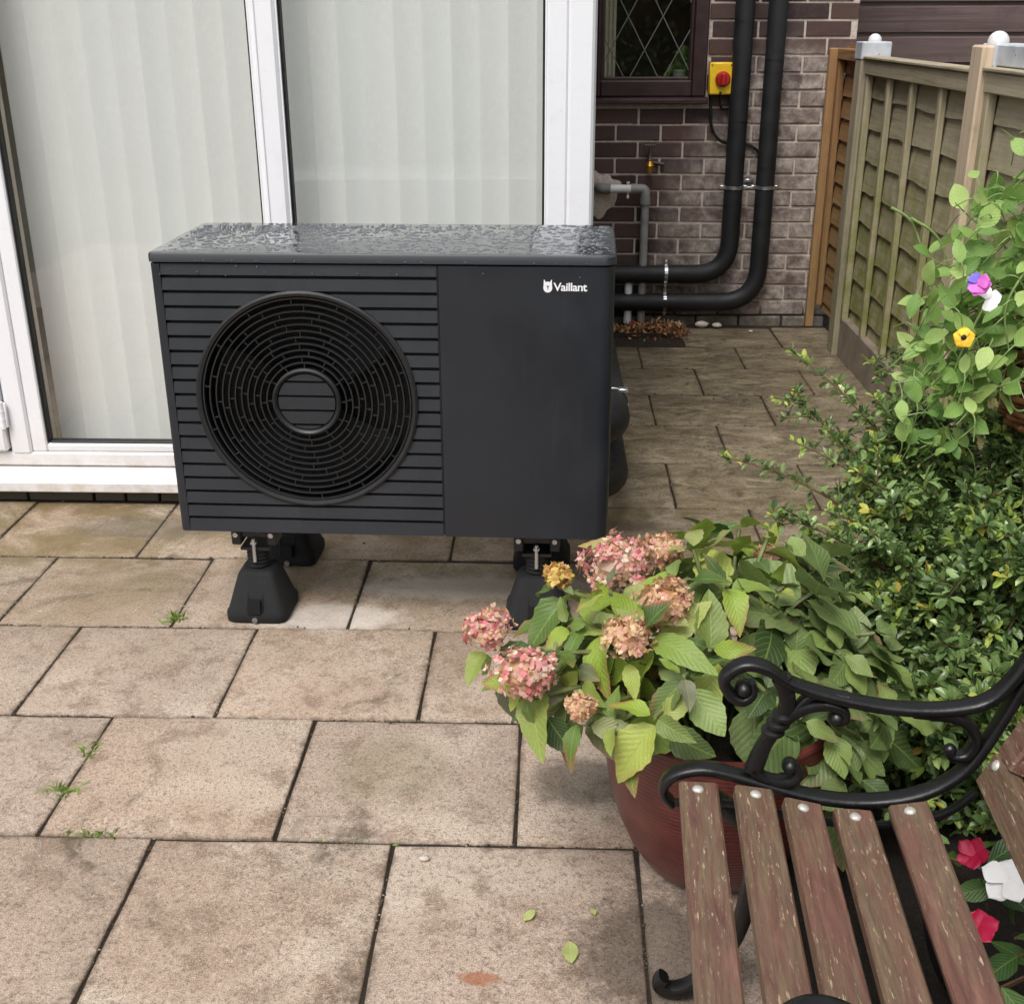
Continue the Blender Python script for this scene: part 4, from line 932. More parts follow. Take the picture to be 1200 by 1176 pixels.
# ------------------------------------------------------------ bench
BA = Vector((.9987, -.05, 0)); BN = Vector((.05, .9987, 0))
bench = tag(empty('garden_bench', (.191, 1.464, 0), math.atan2(-.05, .9987)), 'weathered brown slatted garden bench with black cast iron scroll arms', 'bench')
BLN = -.615           # the near end frame stands here along the bench's own y axis
def P3(s_, z, n=0.0): return (s_, n, z)
def end_frame(n):
    Y = (0, 1, 0); mb = MB()
    arm = spline([P3(*q, n) for q in [(.098, .603), (.100, .585), (.087, .573), (.068, .581), (.057, .606), (.082, .630), (.114, .627), (.147, .606), (.184, .592), (.23, .580), (.289, .570), (.342, .568), (.39, .573), (.428, .586), (.452, .612), (.475, .655), (.50, .71)]], 6)
    hw = [min(.0045+.005*i/18, .0078) for i in range(len(arm))]; hn = [min(.010+.006*i/18, .0145) for i in range(len(arm))]
    mb.sweep(arm, hw, hn, Y).ball((.086, n, .592), .013, 12, 8, (1, 1.5, 1))
    o = mb.build('arm_rest', M['iron'], bench, 45)
    mb = MB(); sp_ = spline([P3(*q, n) for q in [(.138, .612), (.150, .572), (.140, .535), (.122, .495), (.110, .450)]], 6); L_ = len(sp_)
    mb.sweep(sp_, [.009+.005*abs(i/L_-.5)*2 for i in range(L_)], .012, Y)
    for dz in (-.014, 0, .014): mb.ball((.140+dz*.45, n, .535+dz), .0185, 14, 6, (1, 1.05, .42))
    br = spline([P3(*q, n) for q in [(.140, .533), (.172, .562), (.205, .570), (.230, .562), (.234, .548), (.222, .543)]], 6); mb.sweep(br, [.0095-.004*i/len(br) for i in range(len(br))], .012, Y).ball((.222, n, .548), .0125, 12, 8, (1, 1.3, 1))
    br = spline([P3(*q, n) for q in [(.146, .585), (.160, .560), (.185, .585), (.235, .584)]], 5); mb.sweep(br, .006, .010, Y)
    lo = spline([P3(*q, n) for q in [(.108, .458), (.122, .440), (.146, .433), (.168, .437), (.176, .452), (.166, .463)]], 6); mb.sweep(lo, [.010-.003*i/len(lo) for i in range(len(lo))], .012, Y).ball((.163, n, .462), .0125, 12, 8, (1, 1.3, 1))
    mb.build('arm_support', M['iron'], bench, 45)
    mb = MB(); rail = spline([P3(*q, n) for q in [(-.006, .384), (-.022, .408), (-.008, .436), (.035, .450), (.086, .441), (.144, .424), (.201, .410), (.261, .405), (.321, .412), (.365, .428), (.398, .452), (.421, .480), (.438, .516), (.455, .560), (.476, .62), (.51, .715), (.545, .82)]], 6)
    mb.sweep(rail, [min(.005+.003*i/12, .0075) for i in range(len(rail))], .0145, Y)
    inn_ = spline([P3(*q, n) for q in [(.33, .566), (.383, .560), (.409, .547), (.422, .521), (.414, .496), (.394, .492), (.386, .502)]], 6); mb.sweep(inn_, [.010-.004*i/len(inn_) for i in range(len(inn_))], .012, Y).ball((.389, n, .502), .010, 10, 7)
    r2_ = spline([P3(*q, n-.012) for q in [(-.004, .395), (.08, .398), (.2, .376), (.30, .372), (.369, .388), (.404, .408), (.431, .438)]], 6); mb.sweep(r2_, .0055, .006, Y)
    mb.build('seat_rail', M['iron'], bench, 45)
    for nm, pts in (('leg', [(.05, .40), (.115, .34), (.122, .25), (.108, .15), (.072, .07), (.042, .030), (.010, .016), (-.012, .028), (-.004, .044)]), ('leg', [(.36, .39), (.392, .30), (.402, .2), (.43, .1), (.475, .03), (.505, .014), (.525, .026), (.515, .042)])):
        mb = MB(); q = spline([P3(*p_, n) for p_ in pts], 6); mb.sweep(q, [.015-.005*i/len(q) for i in range(len(q))], [.017-.004*i/len(q) for i in range(len(q))], Y); mb.build(nm, M['iron'], bench, 45)
end_frame(.022); end_frame(BLN)
slatz = [(.0285, .4365, 0.5), (.1105, .4325, -6), (.184, .4125, -11), (.257, .4025, -1.5), (.335, .4150, 12)]
slen = .598
for k, (s_, z, tl) in enumerate(slatz):
    me = MB().box(-.0285, .0285, -slen/2, slen/2, -.022, .0, .0035).mesh('seat_slat')
    o = link('seat_slat', me, M['bench'], bench, (s_, -slen/2+.004+rnd.uniform(-.003, .003), z+.004), (0, R(-tl), 0))
    for yy in (slen/2-.022, -slen/2+.03):
        bl_ = MB().lathe([(.0085, -.001), (.0085, .0015), (.006, .004), (.0008, .005)], 14).build('bolt', M['boltm'], o, 50, (rnd.uniform(-.003, .003), yy, .0))
# backrest frame, leaning back
tilt = R(24); bx, bz = .4235, .463
def brd(y0, y1, t0, t1, name, thick=.028):
    mb = MB().box(-.0, thick, y0, y1, t0, t1, .004); mb.xform(Matrix.Translation((bx, 0, bz)) @ Matrix.Rotation(tilt, 4, 'Y')); return mb.build(name, M['bench'], bench)
brd(-slen+.006, .004, .0, .058, 'back_rail'); brd(-slen+.006, .004, .330, .388, 'back_rail')
brd(-.050, .004, .0582, .3298, 'back_stile'); brd(-slen+.006, -slen+.060, .0582, .3298, 'back_stile')
for k in range(3): brd(-.19-k*.10, -.15-k*.10, .0582, .3298, 'back_slat', .018)
for yy in (-.018, -slen+.028):
    mb = MB().lathe([(.0085, -.001), (.0085, .0015), (.006, .004), (.0008, .005)], 14); mb.xform(Matrix.Translation((bx, 0, bz)) @ Matrix.Rotation(tilt, 4, 'Y') @ Matrix.Translation((0, yy, .046)) @ Matrix.Rotation(R(-90), 4, 'Y')); mb.build('bolt', M['boltm'], bench, 50)
mb = MB().tube([(.20, .03, .37), (.20, BLN-.01, .37)], .006, 8).tube([(.39, .03, .30), (.39, BLN-.01, .30)], .006, 8); mb.build('stretcher', M['iron'], bench, 50)

# ------------------------------------------------------------ pot
PX, PY = .305, 1.845
pot = tag(empty('plant_pot', (PX, PY, 0)), 'large oxblood red ribbed plant pot holding the hydrangea', 'plant pot')
MB().lathe([(r_*.93, z) for r_, z in [(.100, 0), (.122, .004), (.140, .018), (.168, .06), (.194, .12), (.211, .18), (.220, .24), (.2245, .300), (.2265, .318), (.2275, .346), (.2245, .350), (.214, .350), (.212, .340), (.210, .30)]], 64, (0, 0, 0), (True, False)).build('pot_body', M['pot'], pot, 35)
mb = MB(); V = [(0, 0, .300)]
for rr in (.07, .14, .1965):
    for j in range(32): a = 2*math.pi*j/32; V.append((rr*math.cos(a), rr*math.sin(a), .296+rnd.uniform(0, .014)))
F = [(0, 1+j, 1+(j+1) % 32) for j in range(32)]
for q in range(2): F += [(1+q*32+j, 1+(q+1)*32+j, 1+(q+1)*32+(j+1) % 32, 1+q*32+(j+1) % 32) for j in range(32)]
mb.add(V, F); mb.build('compost', M['soil'], pot)

# ------------------------------------------------------------ plants
def leaf_mesh(name, mat, L=1.0, Wd=.62, droop=.25, fold=.18, wave=.04, serr=.02, nu=9, seed=0, peak=.42):
    r_ = random.Random(seed); V = []; uv = []; F = []; nv = 5; tw = r_.gauss(0, .25)
    for i in range(nu+1):
        u = i/nu; wd = Wd*.5*(math.sin(math.pi*min(u**(math.log(.5)/math.log(peak)), 1))**.85) if 0 < u < 1 else 0.0
        wd = max(wd, .004); zc = -droop*L*u*u
        for j in range(nv):
            t_ = (j/(nv-1)-.5)*2; ed = (1+serr*(1 if i % 2 else -1)) if abs(t_) == 1 else 1
            x = wd*L*t_*ed; z = zc + fold*abs(x)*(1-.5*u) + wave*L*math.sin(u*9+seed+t_)*abs(t_)*wd*2 + tw*x*u
            V.append((x, u*L, z)); uv.append((u, .5+.5*t_*wd/(Wd*.5)))
    for i in range(nu):
        for j in range(nv-1): a = i*nv+j; F.append((a, a+1, a+nv+1, a+nv))
    me = bpy.data.meshes.new(name); me.from_pydata(V, [], F); ul = me.uv_layers.new(name='UVMap')
    for lp in me.loops: ul.data[lp.index].uv = uv[lp.vertex_index]
    me.shade_smooth(); me.materials.append(mat); return me
def orient(d, n_):
    y = d.normalized(); x = y.cross(n_)
    x = x.normalized() if x.length > 1e-4 else y.orthogonal().normalized(); z = x.cross(y)
    return Matrix((x, y, z)).transposed().to_quaternion()
def put_leaf(name, me, parent, base, p, d, n_, s_):
    o = bpy.data.objects.new(name, me); C.objects.link(o); o.parent = parent; o.location = Vector(p)-base
    o.rotation_mode = 'QUATERNION'; o.rotation_quaternion = orient(d, n_); o.scale = (s_, s_, s_); return o
# hydrangea
HB = Vector((PX, PY, .30))
hyd = tag(empty('hydrangea', HB), 'hydrangea with faded pink flower heads and yellow green leaves in the red pot', 'plant')
hym = [leaf_mesh('leaf', M['hyleaf'], 1, .46+.06*(k % 3), .10+.16*(k % 4), .15+.16*(k % 3), .10, .05, 12, k, .40) for k in range(12)]
hyd_dk = [leaf_mesh('leaf', M['dkleaf'], 1, .64+.06*(k % 2), .10+.12*(k % 3), .16, .09, .035, 12, 20+k, .45) for k in range(5)]
stems = MB(); nleaf = 0
heads = [((-.115, 1.78, .520), .043, 'floret'), ((-.040, 1.66, .505), .056, 'floret'), ((.010, 1.86, .585), .026, 'floret_yel'), ((.120, 1.90, .590), .062, 'floret'), ((.195, 1.93, .600), .040, 'floret_tan'), ((.190, 1.74, .595), .050, 'floret_tan'), ((.125, 1.69, .555), .043, 'floret_tan'), ((.045, 1.62, .465), .024, 'floret_tan'), ((.395, 1.97, .575), .022, 'floret_tan')]
def stem_to(p, r_=.0034):
    a = HB + Vector(((p.x-HB.x)*.25, (p.y-HB.y)*.25, -.005)); m_ = HB.lerp(p, .55) + Vector((0, 0, .05)); stems.tube(spline([a, m_, p], 5), [r_*1.2]*10 + [r_], 6)
def shoot(p, out, pairs=3, L=.09, dark=False, ang0=None, upb=.5):
    global nleaf
    p = Vector(p); stem_to(p); ax = (out*.75 + Vector((0, 0, .8))).normalized(); a0 = rnd.uniform(0, 3) if ang0 is None else ang0
    for k in range(pairs):
        q = p - ax*(.024*k); u_ = ax.orthogonal().normalized()
        for h_ in (0, 1):
            a = a0 + k*1.57 + h_*math.pi + rnd.gauss(0, .22); d = Quaternion(ax, a) @ u_; el = upb - .34*k + rnd.gauss(0, .18)
            d = (d + ax*el).normalized(); n_ = (ax*.8 + rv()*(.4 if dark else .75) + Vector((-.08, -.40, .6) if dark else (-.05, -.25, .3)))
            s_ = L*rnd.uniform(.62, 1.28)*(.62 if k == 0 else 1.0)
            put_leaf('leaf', rnd.choice(hyd_dk if dark or (k == 2 and rnd.random() < .5) else hym), hyd, HB, q + d*.008, d, n_, s_); nleaf += 1
def floret_head(c, r_, mat):
    mb = MB(); c = Vector(c); N_ = int(60 + r_*2100); lump = [(rv(.4), rnd.uniform(.72, 1.12)) for _ in range(7)]
    for k in range(N_):
        d = rv(.55); p = c + Vector((d.x*1.15, d.y*1.15, d.z*.78))*r_*rnd.uniform(.66, 1.04)*max(lump, key=lambda q: q[0].dot(d))[1]; nn = (d + rv()*.55).normalized(); u_ = nn.orthogonal().normalized(); a0 = rnd.uniform(0, 3); s_ = .0098*rnd.uniform(.6, 1.3)
        for q in range(4):
            e = Quaternion(nn, a0+q*math.pi/2+rnd.gauss(0, .2)) @ u_; f_ = nn.cross(e); cu_ = nn*rnd.uniform(-.2, .6)
            mb.add([p, p+(e*.55-f_*.45+cu_*.3)*s_, p+(e*1.0+cu_)*s_, p+(e*.55+f_*.45+cu_*.3)*s_], [(0, 1, 2, 3)])
    mb.ball(tuple(c), r_*.62, 10, 7, (1.1, 1.1, .75))
    for p in [c + rv(.4)*r_*.7 for _ in range(10)]: mb.tube([c - Vector((0, 0, r_*.8)), p], .0012, 5)
    mb.v = [tuple(Vector(q)-HB) for q in mb.v]
    return mb.build('flower_head', M[mat], hyd, None)
for c, r_, mt in heads:
    floret_head(c, r_, mt); p = Vector(c) - Vector((0, 0, r_*.9)); out = Vector((p.x-HB.x, p.y-HB.y, 0)).normalized(); shoot(p, out, 2 if r_ < .03 else 3, .088, upb=.0)
sh = [(.02, 1.72, .50), (.06, 1.78, .54), (.0, 1.90, .49), (-.07, 1.74, .45), (.11, 1.63, .44), (.09, 1.80, .58), (.21, 1.82, .60), (.25, 1.70, .54), (.29, 1.80, .60), (.33, 1.92, .60), (.28, 2.02, .57), (.40, 1.86, .55), (.155, 1.60, .47), (.20, 1.63, .53), (.13, 2.0, .56), (.42, 2.05, .54), (.06, 1.70, .46), (.02, 1.80, .52), (.15, 1.70, .56), (.24, 1.90, .62), (.38, 1.95, .61), (.36, 2.03, .60), (.44, 1.95, .57), (-.05, 1.70, .47), (.02, 1.74, .44)]
for p in sh:
    p = Vector(p) + rv()*.012; out = Vector((p.x-HB.x, p.y-HB.y, 0)); out = out.normalized() if out.length > .02 else rv(); shoot(p, out, 3, rnd.uniform(.082, .105))
shd = [(.47, 1.93, .52), (.50, 1.80, .47), (.54, 1.90, .42), (.52, 1.72, .36), (.55, 2.02, .48), (.50, 1.98, .56), (.60, 1.86, .44), (.56, 1.82, .50), (.48, 1.88, .56), (.60, 1.78, .36), (.52, 1.68, .30), (.421, 1.80, .455), (.53, 1.95, .50), (.474, 2.0, .545), (.538, 1.85, .44), (.502, 1.74, .355), (.38, 1.92, .54), (.36, 1.72, .44), (.42, 1.70, .40), (.46, 1.86, .51), (.40, 1.84, .53), (.50, 1.80, .40), (.47, 1.72, .37), (.54, 1.76, .40), (.60, 1.84, .38), (.57, 1.92, .45)]
for p in shd:
    p = Vector(p); out = Vector((p.x-HB.x, p.y-HB.y, 0)).normalized(); shoot(p, out, 3, rnd.uniform(.095, .128), True)
# low leaves drooping over the rim
for k in range(12):
    a = R(140 + 95*k/11); rr = .21; p = Vector((PX+rr*math.cos(a), PY+rr*math.sin(a), .385+rnd.uniform(-.02, .03)))
    if a > R(250) and rnd.random() < .4: continue
    d = Vector((math.cos(a), math.sin(a), -.05+rnd.gauss(0, .2))); put_leaf('leaf', rnd.choice(hyd_dk if k % 2 else hym), hyd, HB, p, d, Vector((math.cos(a)*.3, math.sin(a)*.3, 1)), rnd.uniform(.06, .085)); stem_to(p, .003)
stems.v = [tuple(Vector(q)-HB) for q in stems.v]; stems.build('stems', M['hystem'], hyd, 60)

# small leaved evergreen shrub
SB = Vector((1.06, 2.42, 0))
shrub = tag(empty('evergreen_shrub', SB), 'small leaved glossy evergreen shrub with long shoots between bench and fence', 'shrub')
lv_ = MB(); nw = MB(); br_ = MB()
def shoot_leaves(pts, L, dens, tipn=0, spread=.5, sub=True, young=0):
    n_ = len(pts); acc = 0.0
    for i in range(n_-1):
        a, b = pts[i], pts[i+1]; d = (b-a); seg = d.length; d.normalize(); acc += seg
        while acc > dens:
            acc -= dens; t_ = rnd.random(); p = a.lerp(b, t_)
            for h_ in range(3):
                ld = (rv()*1.0 + d*spread + Vector((0, 0, .25))).normalized(); l_ = L*rnd.uniform(.65, 1.25)
                tgt = nw if (i > n_-2-young and rnd.random() < .8) else lv_
                leaf_quad(tgt, p + ld*.004, ld, (rv()*.6 + Vector((0, 0, 1))), l_, l_*rnd.uniform(.42, .58), rnd.uniform(.05, .3))
            if sub and rnd.random() < .22 and i < n_-2:
                sd_ = (rv() + d*.7 + Vector((0, 0, .15))).normalized(); q = [p + sd_*(.03*k) + Vector((0, 0, -.002*k*k)) for k in range(rnd.randrange(2, 5))]
                br_.tube(q, .0012, 4); shoot_leaves(q, L*.9, dens, 0, .5, False, 1 if rnd.random() < .35 else 0)
def cane(tip, sag=.1, L=.021, dens=.008, rad=.004, base=None, young=0, sub=True):
    a = (base or SB) + Vector((rnd.gauss(0, .06), rnd.gauss(0, .06), 0)); tip = Vector(tip); m1 = a.lerp(tip, .4) + Vector((0, 0, sag)); m2 = a.lerp(tip, .75) + Vector((0, 0, sag*.7))
    q = spline([a, m1, m2, tip], 8); br_.tube(q, [rad*(1-.75*i/len(q)) for i in range(len(q))], 5)
    shoot_leaves(q[5:], L, dens, 0, .5, sub, young)
for tip in [(.355, 2.40, .615), (.535, 2.62, .79), (.52, 2.42, .64)]: cane(tip, .12, .021, .011, .004, None, 3, False)
for tip in [(.47, 2.35, .50), (.42, 2.28, .44), (.62, 2.55, .62), (.66, 2.7, .70), (.56, 2.25, .55), (.70, 2.5, .72), (.64, 2.35, .60), (.74, 2.72, .74), (.60, 2.9, .60)]: cane(tip, .10, .021, .009, .004, None, 2)
for k in range(170):
    a = rnd.uniform(0, 2*math.pi); e = rnd.uniform(.05, 1.25); rr = rnd.uniform(.75, 1.02)
    tip = Vector((.98+.42*rr*math.cos(a)*math.cos(e*.75), 2.36+.60*rr*math.sin(a)*math.cos(e*.75), .08+.64*math.sin(e)*rr))
    if tip.x > 1.32: tip.x = 1.32
    cane(tip, .03, .028, .0072, .003, None, 1 if rnd.random() < .12 else 0)
for k in range(70):   # skirt towards the bench and the hydrangea
    tip = Vector((rnd.uniform(.62, .95), rnd.uniform(1.75, 2.3), rnd.uniform(.05, .42))); cane(tip, .06, .030, .0080, .003, Vector((.98, 2.1, 0)), 1 if rnd.random() < .1 else 0)
for mb, nm, mt in ((lv_, 'foliage', 'shrubleaf'), (nw, 'young_growth', 'newleaf')):
    mb.v = [tuple(Vector(q)-SB) for q in mb.v]; me = mb.mesh(nm, None, False); o = link(nm, me, M[mt], shrub); o['kind'] = 'stuff'
br_.v = [tuple(Vector(q)-SB) for q in br_.v]; o = br_.build('branches', M['redstem'], shrub, 60); o['kind'] = 'stuff'

# wicker basket on the fence and the sweet peas growing from it
BK = Vector((1.175, 2.66, .60))
bas = tag(empty('wicker_basket', BK), 'brown wicker basket hung on the fence under the sweet peas', 'basket')
mb = MB()
for k in range(12):
    z = .01+.0185*k; rr0 = .105+.06*math.sin(min(z/.22, 1)*math.pi/2); q = []
    for j in range(73): a = 2*math.pi*j/72; rr = rr0 + .006*math.cos(a*12 + (math.pi if k % 2 else 0)); q.append((rr*math.cos(a), rr*math.sin(a), z+rnd.uniform(-.001, .001)))
    mb.tube(q, .0088, 6, False)
for j in range(24):
    a = 2*math.pi*(j+.5)/24; mb.tube([((.105+.06*math.sin(min(z/.22, 1)*math.pi/2))*math.cos(a), (.105+.06*math.sin(min(z/.22, 1)*math.pi/2))*math.sin(a), z) for z in (0, .05, .1, .15, .2, .235)], .005, 5)
mb.lathe([(.103, .0), (.11, .004)], 24); mb.build('basket_weave', M['wicker'], bas, 60)
MB().tube([(.168*math.cos(2*math.pi*j/48), .168*math.sin(2*math.pi*j/48), .238+.003*math.sin(j*2.4)) for j in range(49)], .013, 8, False).build('basket_rim', M['wicker'], bas, 60)
MB().lathe([(.152, .205), (.001, .215)], 24, (0, 0, 0), (False, False)).build('compost', M['soil'], bas)
MB().tube(spline([(.13, 0, .22), (.17, 0, .20), (.195, 0, .20)], 4), .006, 8).box(.162, .172, -.02, .02, -.02, .22, .002).build('wall_bracket', M['iron'], bas, 50)
PB = BK + Vector((0, 0, .21))
pea = tag(empty('sweet_pea_plant', PB), 'pale green sweet pea plant spilling from the wicker basket by the fence', 'plant')
pem = [leaf_mesh('leaf', M['pealeaf'], 1, .52+.06*(k % 3), .08+.08*(k % 3), .15, .05, .0, 8, 40+k, .45) for k in range(6)]
pst = MB()
def vine(pts, r_=.0028, L=.045, every=.030, leaves=True, start=0):
    q = spline([Vector(p) for p in pts], 8); pst.tube(q, [r_*(1-.5*i/len(q)) for i in range(len(q))], 6); acc = 0
    for i in range(start, len(q)-1):
        acc += (q[i+1]-q[i]).length
        if acc > every and leaves:
            acc = 0; d = (q[i+1]-q[i]).normalized()
            for h_ in range(2):
                ld = (rv(.2) + d*.3).normalized(); s_ = L*rnd.uniform(.6, 1.35); put_leaf('leaf', rnd.choice(pem), pea, PB, q[i]+ld*.01, ld, rv(1.4) + Vector((-.3, -.5, .2)), s_)
            if rnd.random() < .3:
                t0 = q[i]; dd = rv(.4); pst.tube(spline([t0, t0+dd*.03, t0+dd*.05+rv()*.02, t0+dd*.06+rv()*.035], 4), .0009, 4)
tips = []
for k in range(60):
    x = rnd.uniform(.80, 1.08); y = 2.50 + (x-.8)*.12 + rnd.gauss(0, .06); zt = .92 + (x-.74)*.85; z = rnd.uniform(.70, min(zt, 1.27)); tips.append((x, y, z))
tips += [(.79, 2.53, 1.02), (.83, 2.53, 1.13), (.77, 2.55, .83), (.76, 2.52, .76), (.80, 2.5, .70), (.97, 2.52, 1.24), (1.02, 2.54, 1.27), (1.08, 2.54, 1.26)]
for tp in tips:
    tp = Vector(tp); a = PB + Vector((rnd.gauss(-.05, .05), rnd.gauss(-.03, .05), 0)); m_ = a.lerp(tp, .5) + rv(.3)*.05 + Vector((0, -.03, .05)); m2 = a.lerp(tp, .8)+rv()*.03; vine([a, m_, m2, tp], .0022, .050, .075, True, 12)
for k in range(240):
    x = .745 + .30*rnd.random()**.62; zt = min(.95 + (x-.745)*1.5, 1.28); z = rnd.uniform(.68, zt); y = 2.48 + (x-.8)*.10 + rnd.gauss(0, .05)
    if x > .93 and z < .85: continue
    p = Vector((x, y, z)); d = rv(.25); d.y -= .25; d.normalize(); s_ = rnd.uniform(.038, .068); put_leaf('leaf', rnd.choice(pem), pea, PB, p, d, rv(.8) + Vector((-.5, -1.2, .5)), s_)
    pst.tube(spline([p - d*.05 + Vector((0, .03, -.03)), p - d*.02, p], 3), .0014, 5)
for k in range(55):
    x = rnd.uniform(.74, .96); p = Vector((x, 2.47+rnd.gauss(0, .05), rnd.uniform(.60, .80))); d = rv(.2); d.y -= .25; d.normalize()
    put_leaf('leaf', rnd.choice(pem), pea, PB, p, d, rv(.8) + Vector((-.5, -1.2, .5)), rnd.uniform(.03, .06)); pst.tube(spline([p - d*.06 + Vector((0, .03, -.02)), p - d*.02, p], 3), .0014, 5)
for pts in ([(1.02, 2.47, .74), (1.0, 2.45, .80), (.985, 2.44, .77), (.97, 2.44, .74), (.99, 2.43, .71), (1.03, 2.42, .74), (1.06, 2.42, .84), (1.10, 2.43, .95)], [(1.08, 2.45, .86), (.98, 2.43, .78), (.86, 2.46, .73)], [(.74, 2.52, 1.10), (.80, 2.52, 1.06), (.84, 2.52, .98)], [(.70, 2.53, 1.12), (.745, 2.53, 1.09), (.78, 2.53, 1.02)], [(.90, 2.45, .95), (.86, 2.44, .85), (.84, 2.45, .74)], [(.98, 2.43, 1.05), (.93, 2.43, .94), (.95, 2.43, .84)]): vine(pts, .0034, .03, .2, False)
pst.v = [tuple(Vector(q)-PB) for q in pst.v]; o = pst.build('stems_and_tendrils', M['stem'], pea, 60); o['kind'] = 'stuff'
def petals(c, nrm, defs, parent, base, name='flower'):
    """defs: (material, list of (angle deg, length, width, lift))"""
    nrm = Vector(nrm).normalized(); u_ = nrm.orthogonal().normalized(); root = None
    for mt, ps in defs:
        mb = MB()
        for an, L, wd, lift in ps:
            e = Quaternion(nrm, R(an)) @ u_; f_ = nrm.cross(e); V = []; nu, nv = 8, 7
            for i in range(nu+1):
                t_ = i/nu; w_ = wd*.5*max(math.sin(math.pi*(.06+.94*t_**1.5)), .0)**.6
                for j in range(nv): s_ = (j/(nv-1)-.5)*2; V.append(Vector(c)-base + e*(L*t_*(1-.16*s_*s_*t_-.13*math.exp(-(s_/.3)**2)*t_*t_)) + f_*(w_*s_) + nrm*(lift*L*t_ - .22*L*t_*t_ + .05*L*math.sin(5*t_+4*s_+an)*t_ + .004*(an/72 % 2)))
            mb.add(V, [(i*nv+j, i*nv+j+1, (i+1)*nv+j+1, (i+1)*nv+j) for i in range(nu) for j in range(nv-1)])
        me = mb.mesh(name, 80, False); o = link(name if root is None else 'petal_inner', me, M[mt], root or parent); root = root or o
    return root
fv = Vector((-.33, -.85, .35))
petals((.850, 2.39, .992), fv, [('petal_pink', [(80, .030, .042, .3), (140, .026, .03, .5), (30, .026, .03, .5)]), ('petal_violet', [(260, .022, .026, .4), (300, .022, .022, .5)])], pea, PB)
petals((.880, 2.40, .957), fv, [('petal_white', [(60, .03, .03, .2), (150, .028, .03, .3), (250, .03, .026, .1)])], pea, PB)
fl = petals((.832, 2.37, .884), fv, [('petal_yellow', [(k*72+10, .024, .023, .12) for k in range(5)])], pea, PB)
MB().ball(tuple(Vector((.832, 2.37, .884))+fv.normalized()*.004-PB), .006, 10, 7).build('flower_eye', M['eye'], fl, 60)

# busy lizzies behind the bench
LB = Vector((.98, 1.56, 0))
liz = tag(empty('busy_lizzie', LB), 'busy lizzie with white and crimson flowers behind the bench', 'plant')
bzm = [leaf_mesh('leaf', M['bizzleaf'], 1, .5, .2, .15, .04, .02, 8, 60+k, .5) for k in range(4)]
st_ = MB()
for k in range(64):
    p = Vector((rnd.uniform(.66, 1.16), rnd.uniform(1.15, 1.82), rnd.uniform(.06, .22))); d = rv(.1); d.z *= .4
    put_leaf('leaf', rnd.choice(bzm), liz, LB, p, d, rv(2.2), rnd.uniform(.055, .085)); st_.tube(spline([LB+Vector(((p.x-LB.x)*.3, (p.y-LB.y)*.3, 0)), LB.lerp(p, .6)+Vector((0, 0, .03)), p], 4), .0022, 5)
st_.v = [tuple(Vector(q)-LB) for q in st_.v]; st_.build('stems', M['brownstem'], liz, 60)
fu = Vector((-.25, -.45, .85))
petals((.706, 1.481, .255), fu, [('petal_white', [(k*72+20+rnd.gauss(0, 4), .042, .037, .10+.25*(k % 2)) for k in range(5)])], liz, LB)
petals((.672, 1.53, .262), Vector((-.5, -.3, .6)), [('petal_red', [(k*72, .030, .024, .6) for k in range(5)])], liz, LB)
petals((.640, 1.40, .232), Vector((-.4, -.2, .8)), [('petal_red', [(k*72+30, .034, .030, .3) for k in range(5)])], liz, LB)
petals((.95, 1.62, .27), fu, [('petal_white', [(k*72+50, .034, .04, .12) for k in range(5)])], liz, LB)

# ------------------------------------------------------------ weeds, fallen leaves
def weed(x, y, n_, hgt, spread, label, lx=.012, ly=.012):
    mb = MB()
    for k in range(n_):
        p = Vector((x+rnd.gauss(0, lx), y+rnd.gauss(0, ly), -.004)); d = Vector((rnd.gauss(0, spread), rnd.gauss(0, spread), 1)).normalized(); L = hgt*rnd.uniform(.5, 1.2); s_ = d.orthogonal().normalized()*.0022; tip = p + d*L + Vector((d.x, d.y, -.35))*L*.4
        m_ = p + d*L*.6; mb.add([p-s_, p+s_, m_+s_*.9, tip, m_-s_*.9], [(0, 1, 2, 3, 4)])
    b = Vector((x, y, 0)); mb.v = [tuple(Vector(q)-b) for q in mb.v]; o = mb.build('weed_tuft', M['weed'], None, None, b); tag(o, label, 'weed', 'weeds in the paving joints')
weed(-1.012, 2.765, 34, .035, .7, 'green weed in the paving joint left of the rubber foot')
weed(-1.012, 2.150, 22, .028, .8, 'green weed in a paving joint, upper of two left of centre', .01, .02)
weed(-1.013, 1.995, 30, .030, .9, 'green weed at the left edge in a slanting paving joint')
weed(-.894, 1.862, 36, .022, .9, 'low strip of green weed along a level paving joint', .035, .005)
weed(-.40, 1.86, 14, .012, .8, 'tiny moss tuft in the middle paving joint', .05, .004)
flm = leaf_mesh('fallen_leaf', M['fallen'], 1, .55, .06, .15, .08, .02, 9, 77, .5)
for (x, y, a, s_, lb) in ((.035, 1.600, 185, .052, 'largest pale green fallen leaf on the front paving'), (-.045, 1.648, -35, .034, 'narrow green fallen leaf on the paving, left of the three'), (.082, 1.665, 15, .020, 'smallest green fallen leaf on the paving near the pot')):
    o = link('fallen_leaf', flm, None, None, (x, y, .006), (R(4), R(6), R(a))); o.scale = (s_*(.6 if s_ == .032 else 1.0), s_, s_); tag(o, lb, 'leaf', 'fallen leaves on the paving')
db = MB()
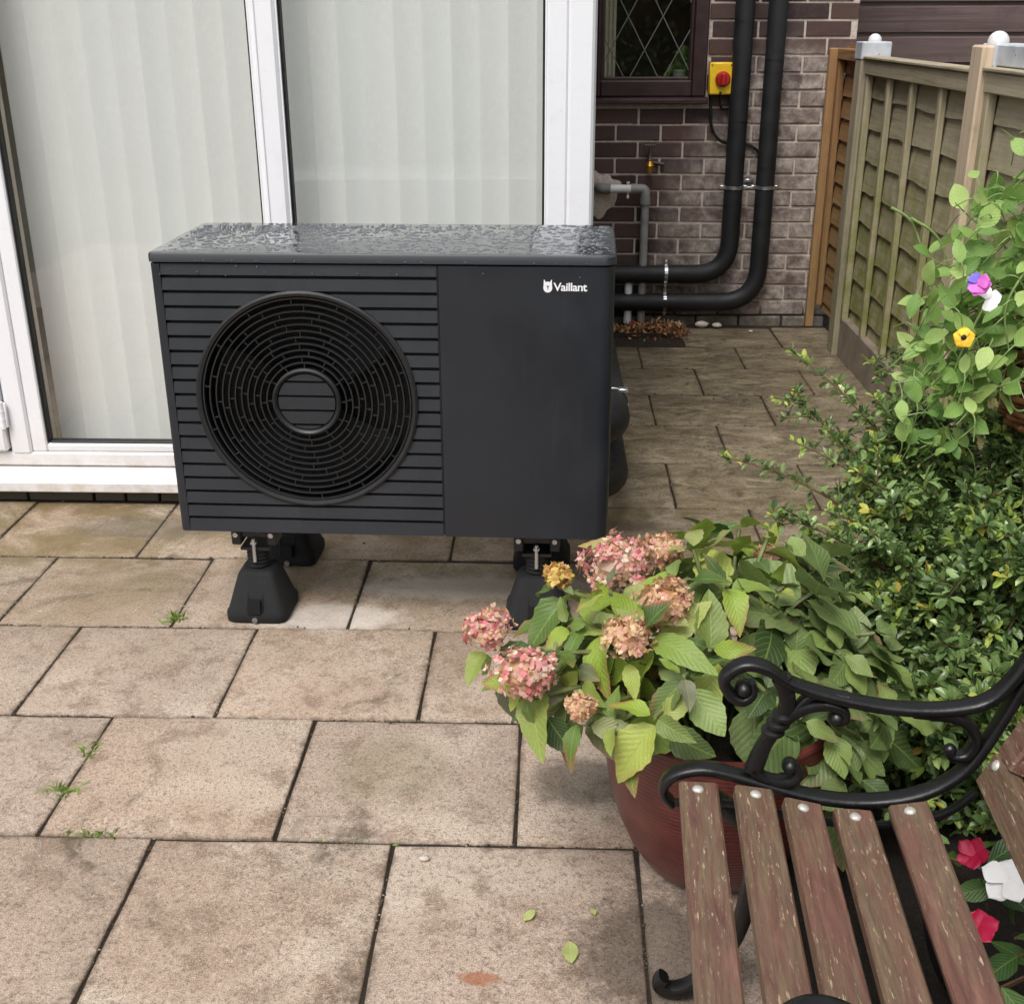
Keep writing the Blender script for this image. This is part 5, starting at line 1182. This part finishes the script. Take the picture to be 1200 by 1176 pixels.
for k in range(260):
    x, y = rnd.uniform(-1.7, 1.3), rnd.uniform(1.05, 5.8)
    if rnd.random() < .85:
        i = rnd.randrange(7, 18); y = ROWS[i]+rnd.gauss(0, .006)
    r_ = rnd.uniform(.0008, .0026)*(1+y*.15); db.ball((x, y, r_*.4), r_, 6, 4, (rnd.uniform(.8, 2.2), rnd.uniform(.7, 1.2), .6))
for (a, b) in JOINTS:
    if a[1] < .9: continue
    L = math.hypot(b[0]-a[0], b[1]-a[1]); dens = 55 if rnd.random() < .6 else 110; x_ = rnd.random()
    for k in range(int(L*dens)):
        t_ = rnd.random(); 
        if math.sin(t_*9+x_*20) < -.2: continue
        r_ = rnd.uniform(.0012, .0032); px, py = a[0]+(b[0]-a[0])*t_+rnd.gauss(0, .0018), a[1]+(b[1]-a[1])*t_+rnd.gauss(0, .0018)
        db.ball((px, py, -.0012), r_, 5, 4, (rnd.uniform(.8, 1.8), rnd.uniform(.8, 1.8), .7))
o = db.build('grit', M['crumb']); o['kind'] = 'stuff'; tag(o, 'scattered dark grit and crumbs on the paving slabs', 'grit')

# ------------------------------------------------------------ garden behind the camera, mirrored in the window glass
hb = MB(); core = MB().box(-7, 6, -6.9, -6.2, 0, 2.5)
for k in range(9000):
    x = rnd.uniform(-7, 6); bumpy = .18*math.sin(x*2.1)+.12*math.sin(x*5.3); z = rnd.uniform(.02, 2.7+bumpy); p = Vector((x, -6.12+rnd.gauss(0, .09)+.1*math.sin(z*4+x*3), z)) if z < 2.45 else Vector((x, rnd.uniform(-7, -6.1), z))
    leaf_quad(hb, p, rv(-.2), Vector((0, 1, .6))+rv()*.6, rnd.uniform(.07, .12), rnd.uniform(.05, .07), .15)
hr = tag(empty('garden_hedge', (0, -6.2, 0)), 'tall dark green hedge at the end of the garden behind the camera', 'hedge')
hb.v = [(x, y+6.2, z) for x, y, z in hb.v]; core.v = [(x, y+6.2, z) for x, y, z in core.v]
o = link('foliage', hb.mesh('foliage', None, False), M['hedge'], hr); o['kind'] = 'stuff'; core.build('twig_core', M['brownstem'], hr)
